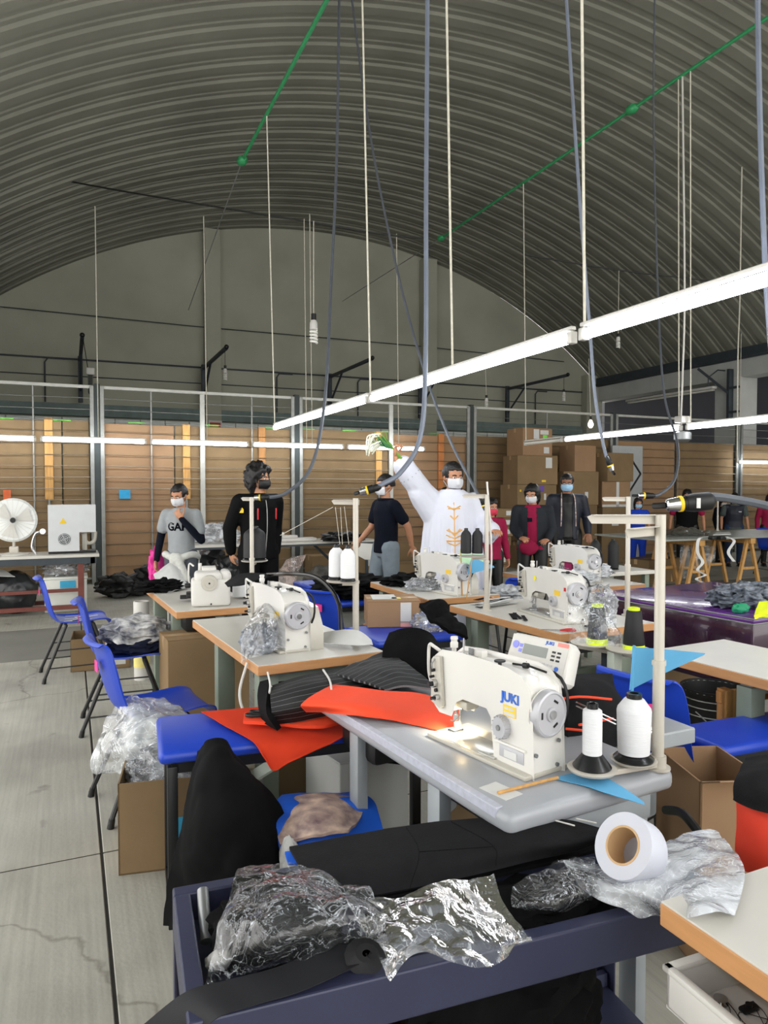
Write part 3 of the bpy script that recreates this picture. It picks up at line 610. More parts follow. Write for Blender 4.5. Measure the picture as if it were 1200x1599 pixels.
# the other machines
def mach2(label, t, x, y, rz=0, **k): return machine(label, tp(t, x, y, .761), t.rotation_euler.z+R(-90+rz), **k)
mA = mach2('white sewing machine with large pale hand wheel beside a bag of dark scraps', tA, .23, .42, 2)
mC = mach2('small cream sewing machine just in front of the priest', tC, .27, .30, 9)
mD = mach2('white sewing machine with round yellow sticker next to a wrapped cone', tD, .30, .42, -8)
B().cyl((-.09, -.052, .215), (-.09, -.0535, .215), .014).build('round_sticker', M('sticker_yellow', '#f2e52c', .6, var=0), mD); B().box((.235, -.0635, .19), (.02, .001, .02)).build('red_sticker', 'red', mD)
mE = mach2('white sewing machine with a maroon swatch under its arm', tE, .28, .48, 0)
B().box((-.03, -.03, .1), (.1, .012, .07), bev=.003).build('maroon_swatch', M('maroon', '#8a2450', .8, var=.1), mE)
# big shuttle tower seen behind the hand wheel on A and C (trapezoid guard)
for m_ in (mA, mC):
    B().prism([(.26, .0), (.26, .10), (.20, .19), (.1, .2), (.1, 0)], .07, T(0, .095, 0)).build('belt_guard', 'cream2', m_)
# overlock style machine on the far left table
mB = thing('overlock_machine', 'boxy white overlock machine seen from its round cap end', 'sewing machine', tp(tB, .27, .28, .761), R(-98), 'industrial sewing machines')
B().b2((.0, -.12, 0), (.2, .12, .17), .02, seg=3).b2((.0, -.10, .15), (.19, .07, .215), .025, seg=3).b2((-.12, -.09, .05), (.02, .05, .20), .015).b2((-.02, .06, .15), (.17, .13, .22), .03, seg=3).build('machine_body', 'white', mB)
B().cyl((.195, -.01, .15), (.212, -.01, .15), .052, .048, 28).cyl((.212, -.01, .15), (.216, -.01, .15), .03, .028, 24).build('round_cap', 'cream2', mB); B().cyl((.214, -.01, .15), (.219, -.01, .15), .006).build('screw', 'black', mB)
B().cyl((-.08, -.06, .2), (-.08, -.06, .25), .012).cyl((-.05, .03, .2), (-.05, .03, .235), .01).b2((-.06, -.05, .2), (.05, .04, .235), .008).build('tension_knobs', 'white', mB)
B().tube([(-.1, -.1, .23), (-.12, -.13, .24), (-.12, -.13, .12), (-.1, -.1, .10)], .006, 8, 4).build('lever_guard', 'white', mB)
B().b2((-.12, -.15, .03), (.02, -.10, .06), .006).b2((-.14, -.19, .02), (-.04, -.14, .035), .004).b2((-.1, -.16, .09), (-.04, -.12, .12), .01).build('presser_arm', 'black', mB)
B().cyl((-.06, -.0915, .17), (-.06, -.094, .17), .012).build('blue_badge', 'logo_blue', mB); B().b2((.195, -.005, .012), (.205, .005, .022)).build('foot_screw', 'black', mB)
# ================================================================== thread stands
M('stand', '#c2bcb0', .35, .1, var=.04)
def stand(label, base, pole_h, arms, plates, name='thread_stand', low=0, r=.0135):
    t = thing(name, label, 'thread stand', base)
    B().cyl((0, 0, 0), (0, 0, pole_h*.42), r*1.15, n=14).build('lower_pole', 'stand', t); B().cyl((0, 0, pole_h*.42), (0, 0, pole_h), r, n=14).build('upper_pole', 'stand', t)
    B().cyl((0, 0, pole_h*.41), (0, 0, pole_h*.43), r*1.35, n=14).build('collar', 'stand', t); B().cyl((0, 0, .002), (0, 0, .035), r*1.6, n=14).cyl((0, 0, 0), (0, 0, .006), r*2.4, n=16).build('pole_foot', 'stand', t)
    for z, v in arms:
        v = Vector(v); L_ = v.length; m = T(0, 0, z) @ frame((0, 0, 0), v, Vector((-v.y, v.x, 0)))
        B().prism([(-.015, -.013), (L_, -.011), (L_+.012, .007), (L_, .012), (-.015, .013)][::-1], .003, m @ T(0, -r, 0)).box((L_*.5, -r+.008, .012), (L_, .018, .002), m).build('guide_arm', 'stand', t, smooth=False)
        for k in (.92, .55, .06):
            b = B(); b.tube([m @ Vector((L_*k+.007*math.cos(a), -r-.003, .007*math.sin(a)-.001)) for a in [i*math.pi/6 for i in range(13)]], .0022, 5); b.build('guide_ring', 'black' if k > .1 else 'chrome', t)
    for (x, y, z, rp) in plates:
        B().lathe([(rp*.2, z), (rp, z-.004), (rp+.004, z+.002), (rp, z+.003), (.004, z+.004)], 26, T(x, y, 0)).build('spool_plate', 'stand', t)
        B().cyl((x, y, z), (x, y, z+.08), .003).build('spool_pin', 'stand', t)
        m = frame((0, 0, z-.014), (x, y, 0), (-y, x, 0)); B().b2((0, -.015, -.008), (math.hypot(x, y), .015, .006), .002, m=m).build('plate_arm', 'stand', t, smooth=False)
    return t
M('thread_white', '#dddedf', .6, var=.03, scale=90, stretch=(.3, .3, 8), bump=.25, bscale=60); M('thread_black', '#131416', .65, var=.2, scale=90, stretch=(.3, .3, 8)); M('cone_black', '#17181a', .25, var=.1)
M('neon', '#d9f020', .5, var=.05)
def cone(label, p, prof, mat, base=None, bmat='cone_black', tip='cone_black', tilt=None, group='thread cones', cat='thread cone'):
    t = thing('thread_cone', label, cat, p, 0, group)
    B().lathe(prof, 28).build('thread', mat, t)
    z = prof[-1][1]; r0 = prof[-1][0]
    B().lathe([(r0*.9, z-.003), (r0*.9, z+.012), (r0*.7, z+.014), (r0*.5, z+.013), (r0*.45, z-.005)], 20).build('cone_tip', tip, t)
    if base: B().lathe(base, 28).build('cone_base', bmat, t)
    return t
# hero stand at table J near-right corner
hb = tp(tJ, .525, .028); hero_stand = stand('cream thread stand with two guide arms beside the white cones', hb, .675, [(.665, PZ(925, 803, 1.435)-Vector((hb.x, hb.y, 1.435))), (.64, PZ(968, 829, 1.405)-Vector((hb.x, hb.y, 1.405)))] if False else [(.662, RD(-.178, .0)), (.632, RD(-.115, -.12))], [(*(PZ(925, 1200, .79)-hb).xy, .03, .058), (*(PZ(990, 1186, .79)-hb).xy, .03, .056)])
c = PZ(925, 1198, .792)
cone('tall narrow white thread cone on a flared black base, left of the pair', c, [(.02, .032), (.0245, .036), (.0245, .14), (.0235, .147), (.016, .152)], 'thread_white', [(.047, 0), (.049, .004), (.026, .034), (.024, .036)])
c = PZ(990, 1186, .792)
cone('fat white thread cone with a blue paper flag stuck in its top', c, [(.032, .016), (.034, .02), (.0405, .02), (.044, .13), (.042, .138), (.026, .16), (.022, .163)], 'thread_white', [(.05, 0), (.052, .006), (.036, .02), (.03, .022)])
M('flag_blue', '#5aa2cc', .7, var=.03); M('flag_green', '#bfe6bf', .7, var=.03)
def flag(label, pts, pole=None, col='flag_blue', rod='pine', nu=8, nv=8):
    t = thing('paper_flag', label, 'flag', pts[0][0]); o = Vector(pts[0][0])
    B().sheet([[Vector(q)-o for q in r] for r in pts], nu, nv, .0012).build('paper', col, t)
    if pole: B().tube([Vector(q)-o for q in pole], .004, 7).build('stick', rod, t)
    return t
d0 = (PZ(990, 1186, .792)-Vector((0, 0, 0))); dd = 1.93
def q(px, py, d=dd): return PD(px, py, d)
flag('light blue triangular paper flag standing in the fat white cone', [[q(988, 1010), q(1040, 1014, 1.92), q(1102, 1020, 1.9)], [q(986, 1045), q(1030, 1042, 1.925), q(1101, 1021.5, 1.9)], [q(983, 1078), q(1015, 1062, 1.93), q(1100, 1023, 1.9)]], [q(991, 1008), q(987, 1095, 1.93)], rod='flag_blue')
flag('light blue paper pennant lying on the grey table beside its stick', [[PZ(866, 1214, .763), PZ(920, 1205, .764), PZ(960, 1222, .768), PD(1006, 1252, 1.76)], [PZ(868, 1217, .763), PZ(915, 1228, .764), PZ(950, 1240, .765), PD(1007, 1257, 1.76)]], [PZ(778, 1238, .765), PZ(872, 1214, .766)])
# stand on A : pole at (611..)
pA = PZ(556, 1003, .76); sA = stand('white thread stand carrying two fat white cones', pA, .70, [(.68, RD(-.11, .02))], [(*RD(-.065, .0).xy, .30, .075)])
def small(label, p, w_, h_, mat, tip='cone_black', base=True, **k):
    return cone(label, p, [(w_*.85, .012), (w_, .016), (w_*.97, h_*.8), (w_*.8, h_*.9), (w_*.4, h_)], mat, [(w_*1.05, 0), (w_*1.05, .006), (w_*.8, .014)] if base else None, tip=tip, **k)
small('fat white cone on the left side of the shared plate', pA+RD(-.095, .02, .305), .038, .155, 'thread_white'); small('fat white cone touching the thread stand pole', pA+RD(-.036, -.045, .305), .036, .155, 'thread_white')
pB = PZ(394, 942, .76)
sB = stand('white thread stand holding a dark cone in front of the black jacket', pB, .69, [(.68, RD(-.06, 0))], [(*RD(.0, .09).xy, .27, .085)])
small('dark charcoal cone on the stand in front of the black jacket', pB+RD(-.0, .10, .275), .075, .21, 'thread_black')
pC = PZ(760, 952, .76)
sC = stand('square white thread stand frame holding two black cones', pC, .71, [(.70, RD(-.14, 0))], [(*RD(-.085, .02).xy, .33, .075)])
small('left black cone on the square thread stand', pC+RD(-.125, .02, .335), .034, .155, 'thread_black', base=False); small('right black cone on the square thread stand', pC+RD(-.055, .02, .335), .034, .155, 'thread_black', base=False)
B().tube([Vector((0, 0, .79)), RD(.02, 0, .55), RD(.03, 0, .3), RD(.01, 0, .02)], .006, 6, 5).build('stand_cable', 'white', sC)
f0 = pC+RD(-.2, -.06, 0)
flag('pale green paper flag beside the square thread stand', [[PD(717, 858, 5.0), PD(754, 866, 5.0)], [PD(720, 885, 5.0), PD(756, 884, 5.0)]], [PD(720, 857, 4.99), PD(723, 950, 4.95)], 'flag_green')
flag('bright blue triangular flag pointing right of the square thread stand', [[PD(737, 870, 4.92), PD(772, 884, 4.92)], [PD(733, 884, 4.92), PD(772, 885, 4.92)], [PD(731, 897, 4.92), PD(773, 886, 4.92)]], [PD(738, 868, 4.92), PD(729, 935, 4.9)])
pE = PZ(982, 972, .78)
sE = stand('thin white thread stand in front of the blue mask woman', PZ(983, 950, .70) if False else PZ(980, 961, .7605), .70, [(.685, RD(-.14, 0))], [])
# lower shelf with neon cones, at the right of table D
sh = PZ(985, 1005, .74); sD = thing('thread_shelf', 'cream shelf arm with round plates for the neon-tipped cones', 'thread stand', PZ(960, 1018, .73))
o = sD.location
B().tube([PZ(905, 1008, .72)-o, PZ(1035, 1030, .72)-o], .018, 6).build('shelf_arm', 'stand', sD)
for px, py in ((925, 1005), (982, 1015)): B().lathe([(.02, 0), (.1, .0), (.104, .006), (.1, .008), (.004, .008)], 26, T(PZ(px, py, .745)-o)).build('spool_plate', 'stand', sD)
B().b2((-.02, -.02, -.72), (.03, .03, 0), .004).build('shelf_post', 'sage_light', sD)
cone('black cone with neon yellow tip and base, right of the wrapped one', PZ(990, 1012, .753), [(.046, .012), (.05, .02), (.035, .175), (.03, .18)], 'thread_black', [(.05, .0), (.05, .018), (.045, .02)], 'neon', 'neon')
B().cyl((0, 0, 0), (0, 0, .01), .085, n=28, m=T(PZ(982, 1015, .753)-Vector((0, 0, 0)))).build('plate_pad', 'cone_black', None) if False else None
cone('dark cone with neon yellow ends inside a clear bag', PZ(933, 1005, .753), [(.046, .022), (.048, .03), (.034, .175), (.03, .18)], 'thread_black', [(.05, .0), (.05, .026), (.045, .03)], 'neon', 'neon')
tK = thing('sewing_table', 'white table end carrying the two dark cones behind the right row', 'table', PZ(918, 893, 0)-PZ(918, 893, 0)+Vector((*PZ(915, 895, .76).xy, 0)), R(-1), 'sewing tables'); B().b2((0, -.05, .725), (.75, .55, .76), .004).build('tabletop', 'laminate', tK, smooth=False)
for x in (.05, .7):
    for y in (.02, .5): B().b2((x-.025, y-.025, 0), (x+.025, y+.025, .725)).build('leg', 'sage', tK)
for k, (px, lab) in enumerate(((930, 'left dark cone at the back of the right sewing table'), (958, 'right dark cone at the back of the right sewing table'))):
    small(lab, PZ(px, 889, .762), .05, .27, 'thread_black')
small('wrapped white spool beside the overlock machine', tp(tB, .50, .35, .762), .06, .1, 'thread_white', base=False)
# ================================================================== chairs and blue-topped benches
M('blue_plastic', '#153cb0', .38, var=.05, scale=4); M('magenta', '#e8308c', .7, var=.05); M('leg_black', '#17181a', .4, var=.1)
def chair(label, loc, rz, mark=True, seatz=.44):
    t = thing('school_chair', label, 'chair', loc, rz, 'blue plastic school chairs')
    # shell: faces +Y
    prof = [(.23, -.035), (.215, .0), (.15, .012), (0, .0), (-.13, .008), (-.20, .045), (-.235, .13), (-.262, .24), (-.285, .335), (-.305, .365), (-.325, .355)]
    rows = []
    for k, (y, z) in enumerate(prof):
        wd = [.17, .19, .2, .205, .2, .18, .18, .185, .175, .155, .14][k]; cu = .012 if k < 5 else 0
        fw = .03 if k >= 5 else 0
        rows.append([(-wd, y+fw, seatz+z+cu*1.5), (-wd*.7, y+fw*.4, seatz+z+cu*.3), (0, y, seatz+z), (wd*.7, y+fw*.4, seatz+z+cu*.3), (wd, y+fw, seatz+z+cu*1.5)])
    B().sheet(rows, 12, 36, .008).build('seat_shell', 'blue_plastic', t)
    for s in (-1, 1):
        B().tube([(s*.14, .10, seatz-.01), (s*.20, .24, .02), ], .0125, 8).build('leg', 'leg_black', t); B().tube([(s*.14, -.10, seatz-.01), (s*.20, -.27, .02)], .0125, 8).build('leg', 'leg_black', t)
        B().tube([(s*.187, .20, .11), (s*.187, -.235, .11)], .005, 6).tube([(s*.168, .165, .24), (s*.168, -.17, .24)], .005, 6).build('side_bar', 'leg_black', t)
        for y in (.24, -.27): B().cyl((s*.20, y, 0), (s*.197, y*.97, .04), .016, .014).build('foot_cap', 'black', t)
    B().tube([(-.14, .10, seatz-.012), (.14, .10, seatz-.012)], .012, 6).build('cross_bar', 'leg_black', t); B().tube([(-.14, -.10, seatz-.012), (.14, -.10, seatz-.012)], .012, 6).build('cross_bar', 'leg_black', t)
    if mark: B().box((.02, -.283, seatz+.25), (.06, .003, .05)).build('magenta_mark', 'magenta', t)
    return t
c1 = chair('blue chair farthest down the aisle, with white scissors-like scraps on its seat', PZ(123, 1050, 0)+Vector((0, -.05, 0)), R(-90+5))
c2 = chair('blue chair piled with folded printed clothes', RD(-1.66, 4.55), R(-90-2))
c3 = chair('blue chair with a clear plastic sack draped over its back', RD(-1.10, 3.42), R(-90+10))
c4 = chair('blue chair behind the two fat white cones, back towards the viewer', RD(-.30, 5.1), R(-60))
c5 = chair('blue chair between the square thread stand and the right machines', RD(.98, 5.85), R(5))
c6 = chair('blue chair behind the grey thread stand pole with a magenta label', RD(1.12, 2.72), R(-75), seatz=.47)
def bench(label, c, rz, ln, wd=.42, z=.62, group='blue-topped school tables'):
    t = thing('school_table', label, 'table', c, rz, group)
    B().b2((0, 0, z-.045), (ln, wd, z), .02, seg=3).build('tabletop', 'blue_plastic', t)
    B().b2((.04, .03, z-.085), (ln-.04, .055, z-.045)).b2((.04, wd-.055, z-.085), (ln-.04, wd-.03, z-.045)).b2((.04, .03, z-.085), (.065, wd-.03, z-.045)).b2((ln-.065, .03, z-.085), (ln-.04, wd-.03, z-.045)).build('frame', 'leg_black', t)
    for x in (.045, ln-.045):
        for y in (.04, wd-.04): B().b2((x-.0175, y-.0175, 0), (x+.0175, y+.0175, z-.06), .003).build('leg', 'leg_black', t)
        B().b2((x-.0175, .04, .01), (x+.0175, wd-.04, .045), .003).build('runner', 'leg_black', t)
    return t
b1 = bench('blue-topped table with orange cloth and a black jacket hanging off it', (.262, 2.448, 0), R(-5), .98)
b2_ = bench('blue-topped table carrying a closed carton', (1.62, 3.76, 0), R(1), .62, .5)
b3 = bench('far blue-topped table behind the fat white cones, covered in black cloth', Vector((*PZ(480, 915, .62).xy, 0)), R(3), .7, .4)
b4 = bench('blue-topped table at the right edge behind the open carton', (2.12, 1.80, 0), R(-2), .8, .26, .58)
# ================================================================== cartons
def carton(label, loc, size, rz=0, mat='card', open_=False, flaps=(1, 1, 1, 1), tape=True, stick=(), name='cardboard_box', cat='box', group=None, flap_a=35):
    t = thing(name, label, cat, loc, rz, group); x, y, z = size; h = .006
    if open_:
        b = B().b2((-x/2, -y/2, 0), (x/2, y/2, h)); b.b2((-x/2, -y/2, 0), (-x/2+h, y/2, z)).b2((x/2-h, -y/2, 0), (x/2, y/2, z)).b2((-x/2, -y/2, 0), (x/2, -y/2+h, z)).b2((-x/2, y/2-h, 0), (x/2, y/2, z)); b.build('carton', mat, t, smooth=False)
        for k, (cx, cy, lx, ly, ax, sg) in enumerate(((0, -y/2, x, y/2*.8, 'X', 1), (0, y/2, x, y/2*.8, 'X', -1), (-x/2, 0, x*.3, y, 'Y', -1), (x/2, 0, x*.3, y, 'Y', 1))):
            if not flaps[k]: continue
            a = R(90+flap_a*flaps[k])
            if ax == 'X': m = T(cx, cy, z) @ Matrix.Rotation(a*sg, 4, 'X'); b = B().b2((-lx/2, 0, 0), (lx/2, ly*sg, h*.7), m=m)
            else: m = T(cx, cy, z) @ Matrix.Rotation(a*sg, 4, 'Y'); b = B().b2((0, -ly/2, 0), (-lx*sg, ly/2, h*.7), m=m)
            b.build('flap', mat, t, smooth=False)
    else:
        B().b2((-x/2, -y/2, 0), (x/2, y/2, z-h), .006).build('carton', mat, t, smooth=False)
        B().b2((-x/2, -y/2, z-h), (x/2, -.002, z), .001, seg=1).build('flap', mat, t, smooth=False); B().b2((-x/2, .002, z-h), (x/2, y/2, z), .001, seg=1).build('flap', mat, t, smooth=False)
        if tape: B().b2((-x/2-.001, -.03, z-.08), (-x/2+.001, .03, z)).b2((-x/2, -.03, z), (x/2, .03, z+.001)).b2((x/2-.001, -.03, z-.08), (x/2+.001, .03, z)).build('tape', M('tape_tan', '#b89a74', .25, var=.05), t, smooth=False)
    for (face, u, v, w_, h_, m_) in stick:
        if face == 'f': b = B().box((u*x/2, -y/2-.002, v*z), (w_, .002, h_))
        elif face == 'l': b = B().box((-x/2-.002, u*y/2, v*z), (.002, w_, h_))
        else: b = B().box((u*x/2, v*y/2, z+.002), (w_, h_, .002))
        b.build('sticker', m_, t, smooth=False)
    return t
# closed carton on table b2
cx1 = carton('closed carton with a white and red label on the blue-topped table', (*((PZ(572, 968, .62)+PZ(653, 978, .62))/2).xy, .62), (.34, .30, .17), R(-18), 'card_light', stick=[('f', .45, .55, .07, .13, 'paper'), ('f', .45, .12, .07, .035, M('label_pink', '#e2a196', .7)), ('t', -.3, .1, .16, .2, 'paper'), ('t', .15, -.3, .06, .06, M('sticker_pale', '#eee08a', .7))])
# open carton with plastic near blue bench
carton('open carton with torn rim and blue tag behind the black table legs', RD(-.85, 2.98), (.48, .42, .36), R(-10), 'card', True, (0, 0, 0, 0), stick=[('f', .1, .45, .11, .09, M('tag_cyan', '#3aa7cf', .7))])
# row of cartons under tables
carton('carton with papers standing open beyond the first blue chair', PZ(155, 1042, 0)+Vector((.02, .1, 0)), (.46, .40, .27), R(-3), 'card', True, (0, 0, 0, 0), stick=[('f', .5, .5, .16, .2, 'paper')])
carton('plain carton under the far left sewing table', tp(tB, .18, -.05, 0)+Vector((0, .15, 0)), (.50, .30, .60), R(3), 'card', stick=[])
carton('plain carton under the table with the dark scrap bag', (1.02, 3.30, 0), (.36, .40, .50), R(2), 'card')
carton('open carton with navy print reading upside down behind the striped plush', RD(.0, 2.42), (.55, .36, .24), R(-8), 'card', True, (0, 0, 0, .4), stick=[('f', .3, .35, .34, .14, M('navy_print', '#1d2260', .5, var=0))])
ct = bpy.context.scene.objects['cardboard_box.005']; text('real', .1, 'white', ct, 'print', frame((.08, -.1845, .085), (-1, 0, 0), (0, 0, -1)), bold=.002)
cr_ = carton('tan open carton with folded flaps below the right end of the grey table', RD(1.075, 2.32), (.22, .30, .60), R(-20), 'card_light', True, (1.1, 0, 0, 0), flap_a=60)
carton('carton lying behind the black bucket', PZ(1080, 1098, 0)+Vector((.1, .3, 0)), (.7, .4, .38), R(3), 'card')
# plus the white carton below the orange cloth
carton('grubby white carton under the nearest sewing table', RD(-.12, 3.05), (.34, .3, .40), R(10), 'plaster', tape=False)
# stack of big cartons
def stk(xw, yw, base, items, grp='stacked cartons right of the priest'):
    z = base
    for lab, sx, sy, sz, rz, dx, m_, st in items:
        carton(lab, (xw+dx, yw, z), (sx, sy, sz), R(rz), m_, stick=st, group=grp); z += sz+.001
stk(8.15, 11.45, 0, [('bottom carton of the tallest carton stack', .8, .55, .52, 2, .05, 'card', []), ('second carton up in the tallest stack, behind the maroon shirt', .78, .55, .50, -3, .0, 'card_dark', [('f', .3, .5, .1, .1, 'paper')]),
    ('middle carton of the tallest stack with yellow dots and a purple tie', .92, .55, .58, 2, -.02, 'card', [('f', -.85, .8, .04, .04, 'yellow'), ('f', -.5, .72, .1, .25, 'paper'), ('f', .25, .86, .09, .12, M('purple', '#6a4aa8', .6)), ('f', .4, .6, .05, .12, 'paper')]),
    ('fourth carton up in the tallest stack with torn tape on its corner', .88, .55, .55, -4, .02, 'card', [('f', .55, .75, .14, .2, 'paper'), ('f', .3, .12, .09, .04, 'yellow')]), ('top carton of the tallest stack with white stickers and a green dot', .70, .5, .52, 3, .0, 'card_light', [('f', -.1, .78, .13, .18, 'paper'), ('f', .45, .85, .2, .08, 'paper'), ('f', .5, .68, .1, .08, 'neon_green'), ('f', .6, .2, .13, .12, 'paper')])])
stk(9.25, 11.5, 0, [('bottom carton of the second stack behind the blue mask man', .8, .5, .6, 0, 0, 'card', []), ('second carton of the stack behind the blue mask man', .8, .5, .6, 1, 0, 'card_dark', []), ('third carton of the stack right behind the blue mask', .85, .5, .66, -1, 0, 'card', [('f', .3, .3, .08, .12, 'paper')]), ('top carton of the second stack, smaller and pale', .55, .45, .52, 3, .1, 'card_light', [])])
stk(10.25, 11.6, 0, [('bottom carton of the third stack beside the grey sign board', .75, .45, .6, 0, 0, 'card', []), ('second carton of the third stack with a white list label', .75, .45, .55, 2, 0, 'card', [('f', -.1, .5, .18, .22, 'paper')]), ('taped carton of the third stack with a white cross of tape', .72, .45, .52, -2, 0, 'card_light', [('f', .1, .5, .07, .5, 'paper'), ('f', 0, .05, .7, .05, 'paper')]), ('tilted top carton of the third stack', .78, .5, .58, 8, .05, 'card', [])])
for k, (px, lab) in enumerate((('a', 'flat low carton on the slanting pile left of the maroon shirt'),)): pass
for k in range(7):
    nm = ['lowest', 'second', 'third', 'fourth', 'fifth', 'sixth', 'topmost'][k]
    carton('%s flat carton of the slanting pile left of the maroon shirt woman' % nm, (6.75+.03*k, 10.9, .02+k*.165), (.75, .5, .16), R(-14+3*(k % 3)), ['card', 'card_dark'][k % 2], tape=False, group='slanting pile of flat cartons', stick=[('f', .7, .5, .12, .08, 'paper')])
for k, (x, y, sx, sy, sz, lab) in enumerate(((4.55, 10.9, .6, .5, .6, 'carton with a white invoice behind the walking man'), (5.3, 10.9, .7, .5, .62, 'plain dark carton on the floor left of the priest'), (3.9, 11.2, .6, .4, .42, 'low carton by the cage left of the walking man'), (5.0, 10.2, .7, .4, .35, 'low flat carton on the floor beside the walking man'), (5.95, 11.0, .6, .5, .55, 'carton on the floor right behind the priest'))):
    carton(lab, (x, y, 0), (sx, sy, sz), R(4*(k-2)), 'card_dark' if k % 2 else 'card', stick=[('f', .0, .6, .2, .2, 'paper')] if k in (0, 4) else [])
carton('second plain carton stacked behind the walking man', (4.6, 10.9, .605), (.6, .45, .4), R(-5), 'card_dark')
# ================================================================== sign board
M('board_grey', '#a9adae', .6, var=.04); M('ink', '#151517', .6, var=.05)
sb = thing('sign_board', 'tall grey board leaning by the cage with a black diamond outline', 'sign', (11.05, 11.95, 0)); B().b2((-.42, -.02, .0), (.42, .02, 2.45), .004).build('board', 'board_grey', sb, smooth=False)
cyy = -.024
for a, b in (((-.0, 2.28), (-.32, 1.85)), ((0, 2.28), (.36, 1.85)), ((.36, 1.85), (0.02, 1.42)), ((-.32, 1.85), (-.02, 1.42))):
    p0 = Vector((a[0], cyy, a[1])); p1 = Vector((b[0], cyy, b[1])); d_ = (p1-p0); L_ = d_.length
    B().box((0, 0, 0), (L_+.03, .004, .05), frame((p0+p1)/2, d_, (0, 1, 0)) @ Matrix.Identity(4)) if False else B().tube([p0, p1], .022, 6).build('diamond_line', 'ink', sb)
for s_, z in (('H', 1.05), ('A', .8), ('S', .55), ('H', .3)): text(s_, .30, 'ink', sb, 'letter', frame((-.1, cyy, z), (0, 0, -1), (1, 0, 0)), bold=.012)
# ================================================================== left back table with fan and machine box
M('rust_red', '#6e3a30', .6, .1, var=.15); M('box_grey', '#c7cacb', .45, .1, var=.03); M('white_box', '#d8dad2', .6, var=.04); M('binbag', '#26282a', .28, var=.2, bump=.4, bscale=9)
lt = thing('work_table', 'long white-topped work table with red steel frame at the left wall side', 'table', (-2.3, 9.38, 0))
B().b2((0, 0, .68), (2.63, .62, .715), .004).build('tabletop', 'laminate', lt, smooth=False); B().b2((.0, .01, .60), (2.60, .05, .68)).b2((2.53, .01, .60), (2.58, .6, .68)).b2((0, .56, .60), (2.6, .6, .68)).build('frame', 'dark_steel', lt, smooth=False)
for x in (.1, 2.42):
    for y in (.05, .55): B().b2((x-.035, y-.03, 0), (x+.035, y+.03, .60), .004).build('leg', 'rust_red', lt, smooth=False)
B().b2((.1, .03, .05), (2.42, .08, .10)).build('lower_rail', 'rust_red', lt, smooth=False); B().b2((.1, .03, .26), (2.42, .06, .30)).build('lower_rail', 'rust_red', lt, smooth=False); B().b2((.1, .52, .05), (2.42, .57, .10)).build('lower_rail', 'rust_red', lt, smooth=False)
fn = thing('desk_fan', 'white round desk fan on the left work table', 'fan', (-.62, 9.68, .716))
B().lathe([(.0, 0), (.17, 0), (.17, .012), (.05, .03), (.02, .04)], 24).build('fan_base', 'white_metal', fn); B().cyl((0, 0, .03), (0, 0, .42), .018).b2((-.05, -.05, .02), (.05, .05, .1), .01).build('fan_pole', 'stand', fn)
fm = T(0, -.02, .42) @ Matrix.Rotation(R(90), 4, 'X'); B().lathe([(.02, .03), (.24, .045), (.265, .02), (.265, -.0), (.25, -.01), (.02, -.008)], 36, fm).build('fan_drum', M('fan_white', '#e8ebe8', .4, var=.05), fn)
for k in range(3):
    a = k*2.09+.4; B().sheet([[(math.cos(a-.4)*.05, math.sin(a-.4)*.05, .05), (math.cos(a+.3)*.05, math.sin(a+.3)*.05, .056)], [(math.cos(a-.5)*.22, math.sin(a-.5)*.22, .05), (math.cos(a+.35)*.22, math.sin(a+.35)*.22, .064)]], 5, 5, .004, m=fm).build('blade', 'white', fn)
B().cyl((0, 0, .03), (0, 0, .08), .035, m=fm).build('fan_hub', 'black', fn)
for k in range(24):
    a = k*math.pi/12; B().tube([fm @ Vector((math.cos(a)*.03, math.sin(a)*.03, .082)), fm @ Vector((math.cos(a)*.16, math.sin(a)*.16, .078)), fm @ Vector((math.cos(a)*.262, math.sin(a)*.262, .045))], .0025, 4).build('guard_wire', 'white', fn)
mb = thing('press_machine', 'grey boxy machine back with round vent and yellow warning triangle', 'machine', (.0, 9.70, .716))
B().prism([(-.24, .03), (.14-.03, .03), (.11, .26), (.30, .26), (.30, .60), (-.24, .60)][::-1], .3).build('case', 'box_grey', mb, ang=30); B().b2((-.24, -.12, 0), (.3, .12, .03), .004).build('base_tray', 'black', mb)
B().tube([(.14, -.02, .25), (.2, -.02, .12), (.28, -.02, .14), (.3, -.02, .26)], .022, 8, 5).b2((.14, -.05, .03), (.2, .05, .26), .005).build('nozzle', 'cream2', mb)
vm = T(-.06, -.152, .18) @ Matrix.Rotation(R(90), 4, 'X'); B().cyl((0, 0, 0), (0, 0, .004), .07, n=28, m=vm).build('vent', M('vent_dark', '#53585a', .5), mb)
for r_ in (.02, .04, .06): B().tube([vm @ Vector((math.cos(a)*r_, math.sin(a)*r_, .007)) for a in [i*math.pi/12 for i in range(25)]], .003, 4).build('vent_ring', 'box_grey', mb)
for a in (.4, 1.97): B().tube([vm @ Vector((math.cos(a)*.07, math.sin(a)*.07, .008)), vm @ Vector((-math.cos(a)*.07, -math.sin(a)*.07, .008))], .003, 4).build('vent_bar', 'box_grey', mb)
B().prism([(-.115, .37), (-.03, .37), (-.072, .44)], .003, T(0, -.153, 0)).build('warning_triangle', 'yellow', mb, smooth=False)
ga = thing('gauge', 'small chrome gauge bracket left of the grey boxy machine', 'gauge', (-.38, 9.6, .716)); B().tube([(0, 0, 0), (-.04, 0, .1), (0, 0, .25), (.08, 0, .28)], .015, 8, 4).cyl((.08, .0, .28), (.08, -.03, .28), .035).build('gauge_body', 'chrome', ga)
n = B().b2((-.05, -.04, 0), (.05, .04, .14), .01).build('carton_small', 'sticker_pale', None); n.name = 'pale_packet'; n.location = (-.93, 9.55, .716); tag(n, 'pale yellow packet standing by the fan', 'packet')
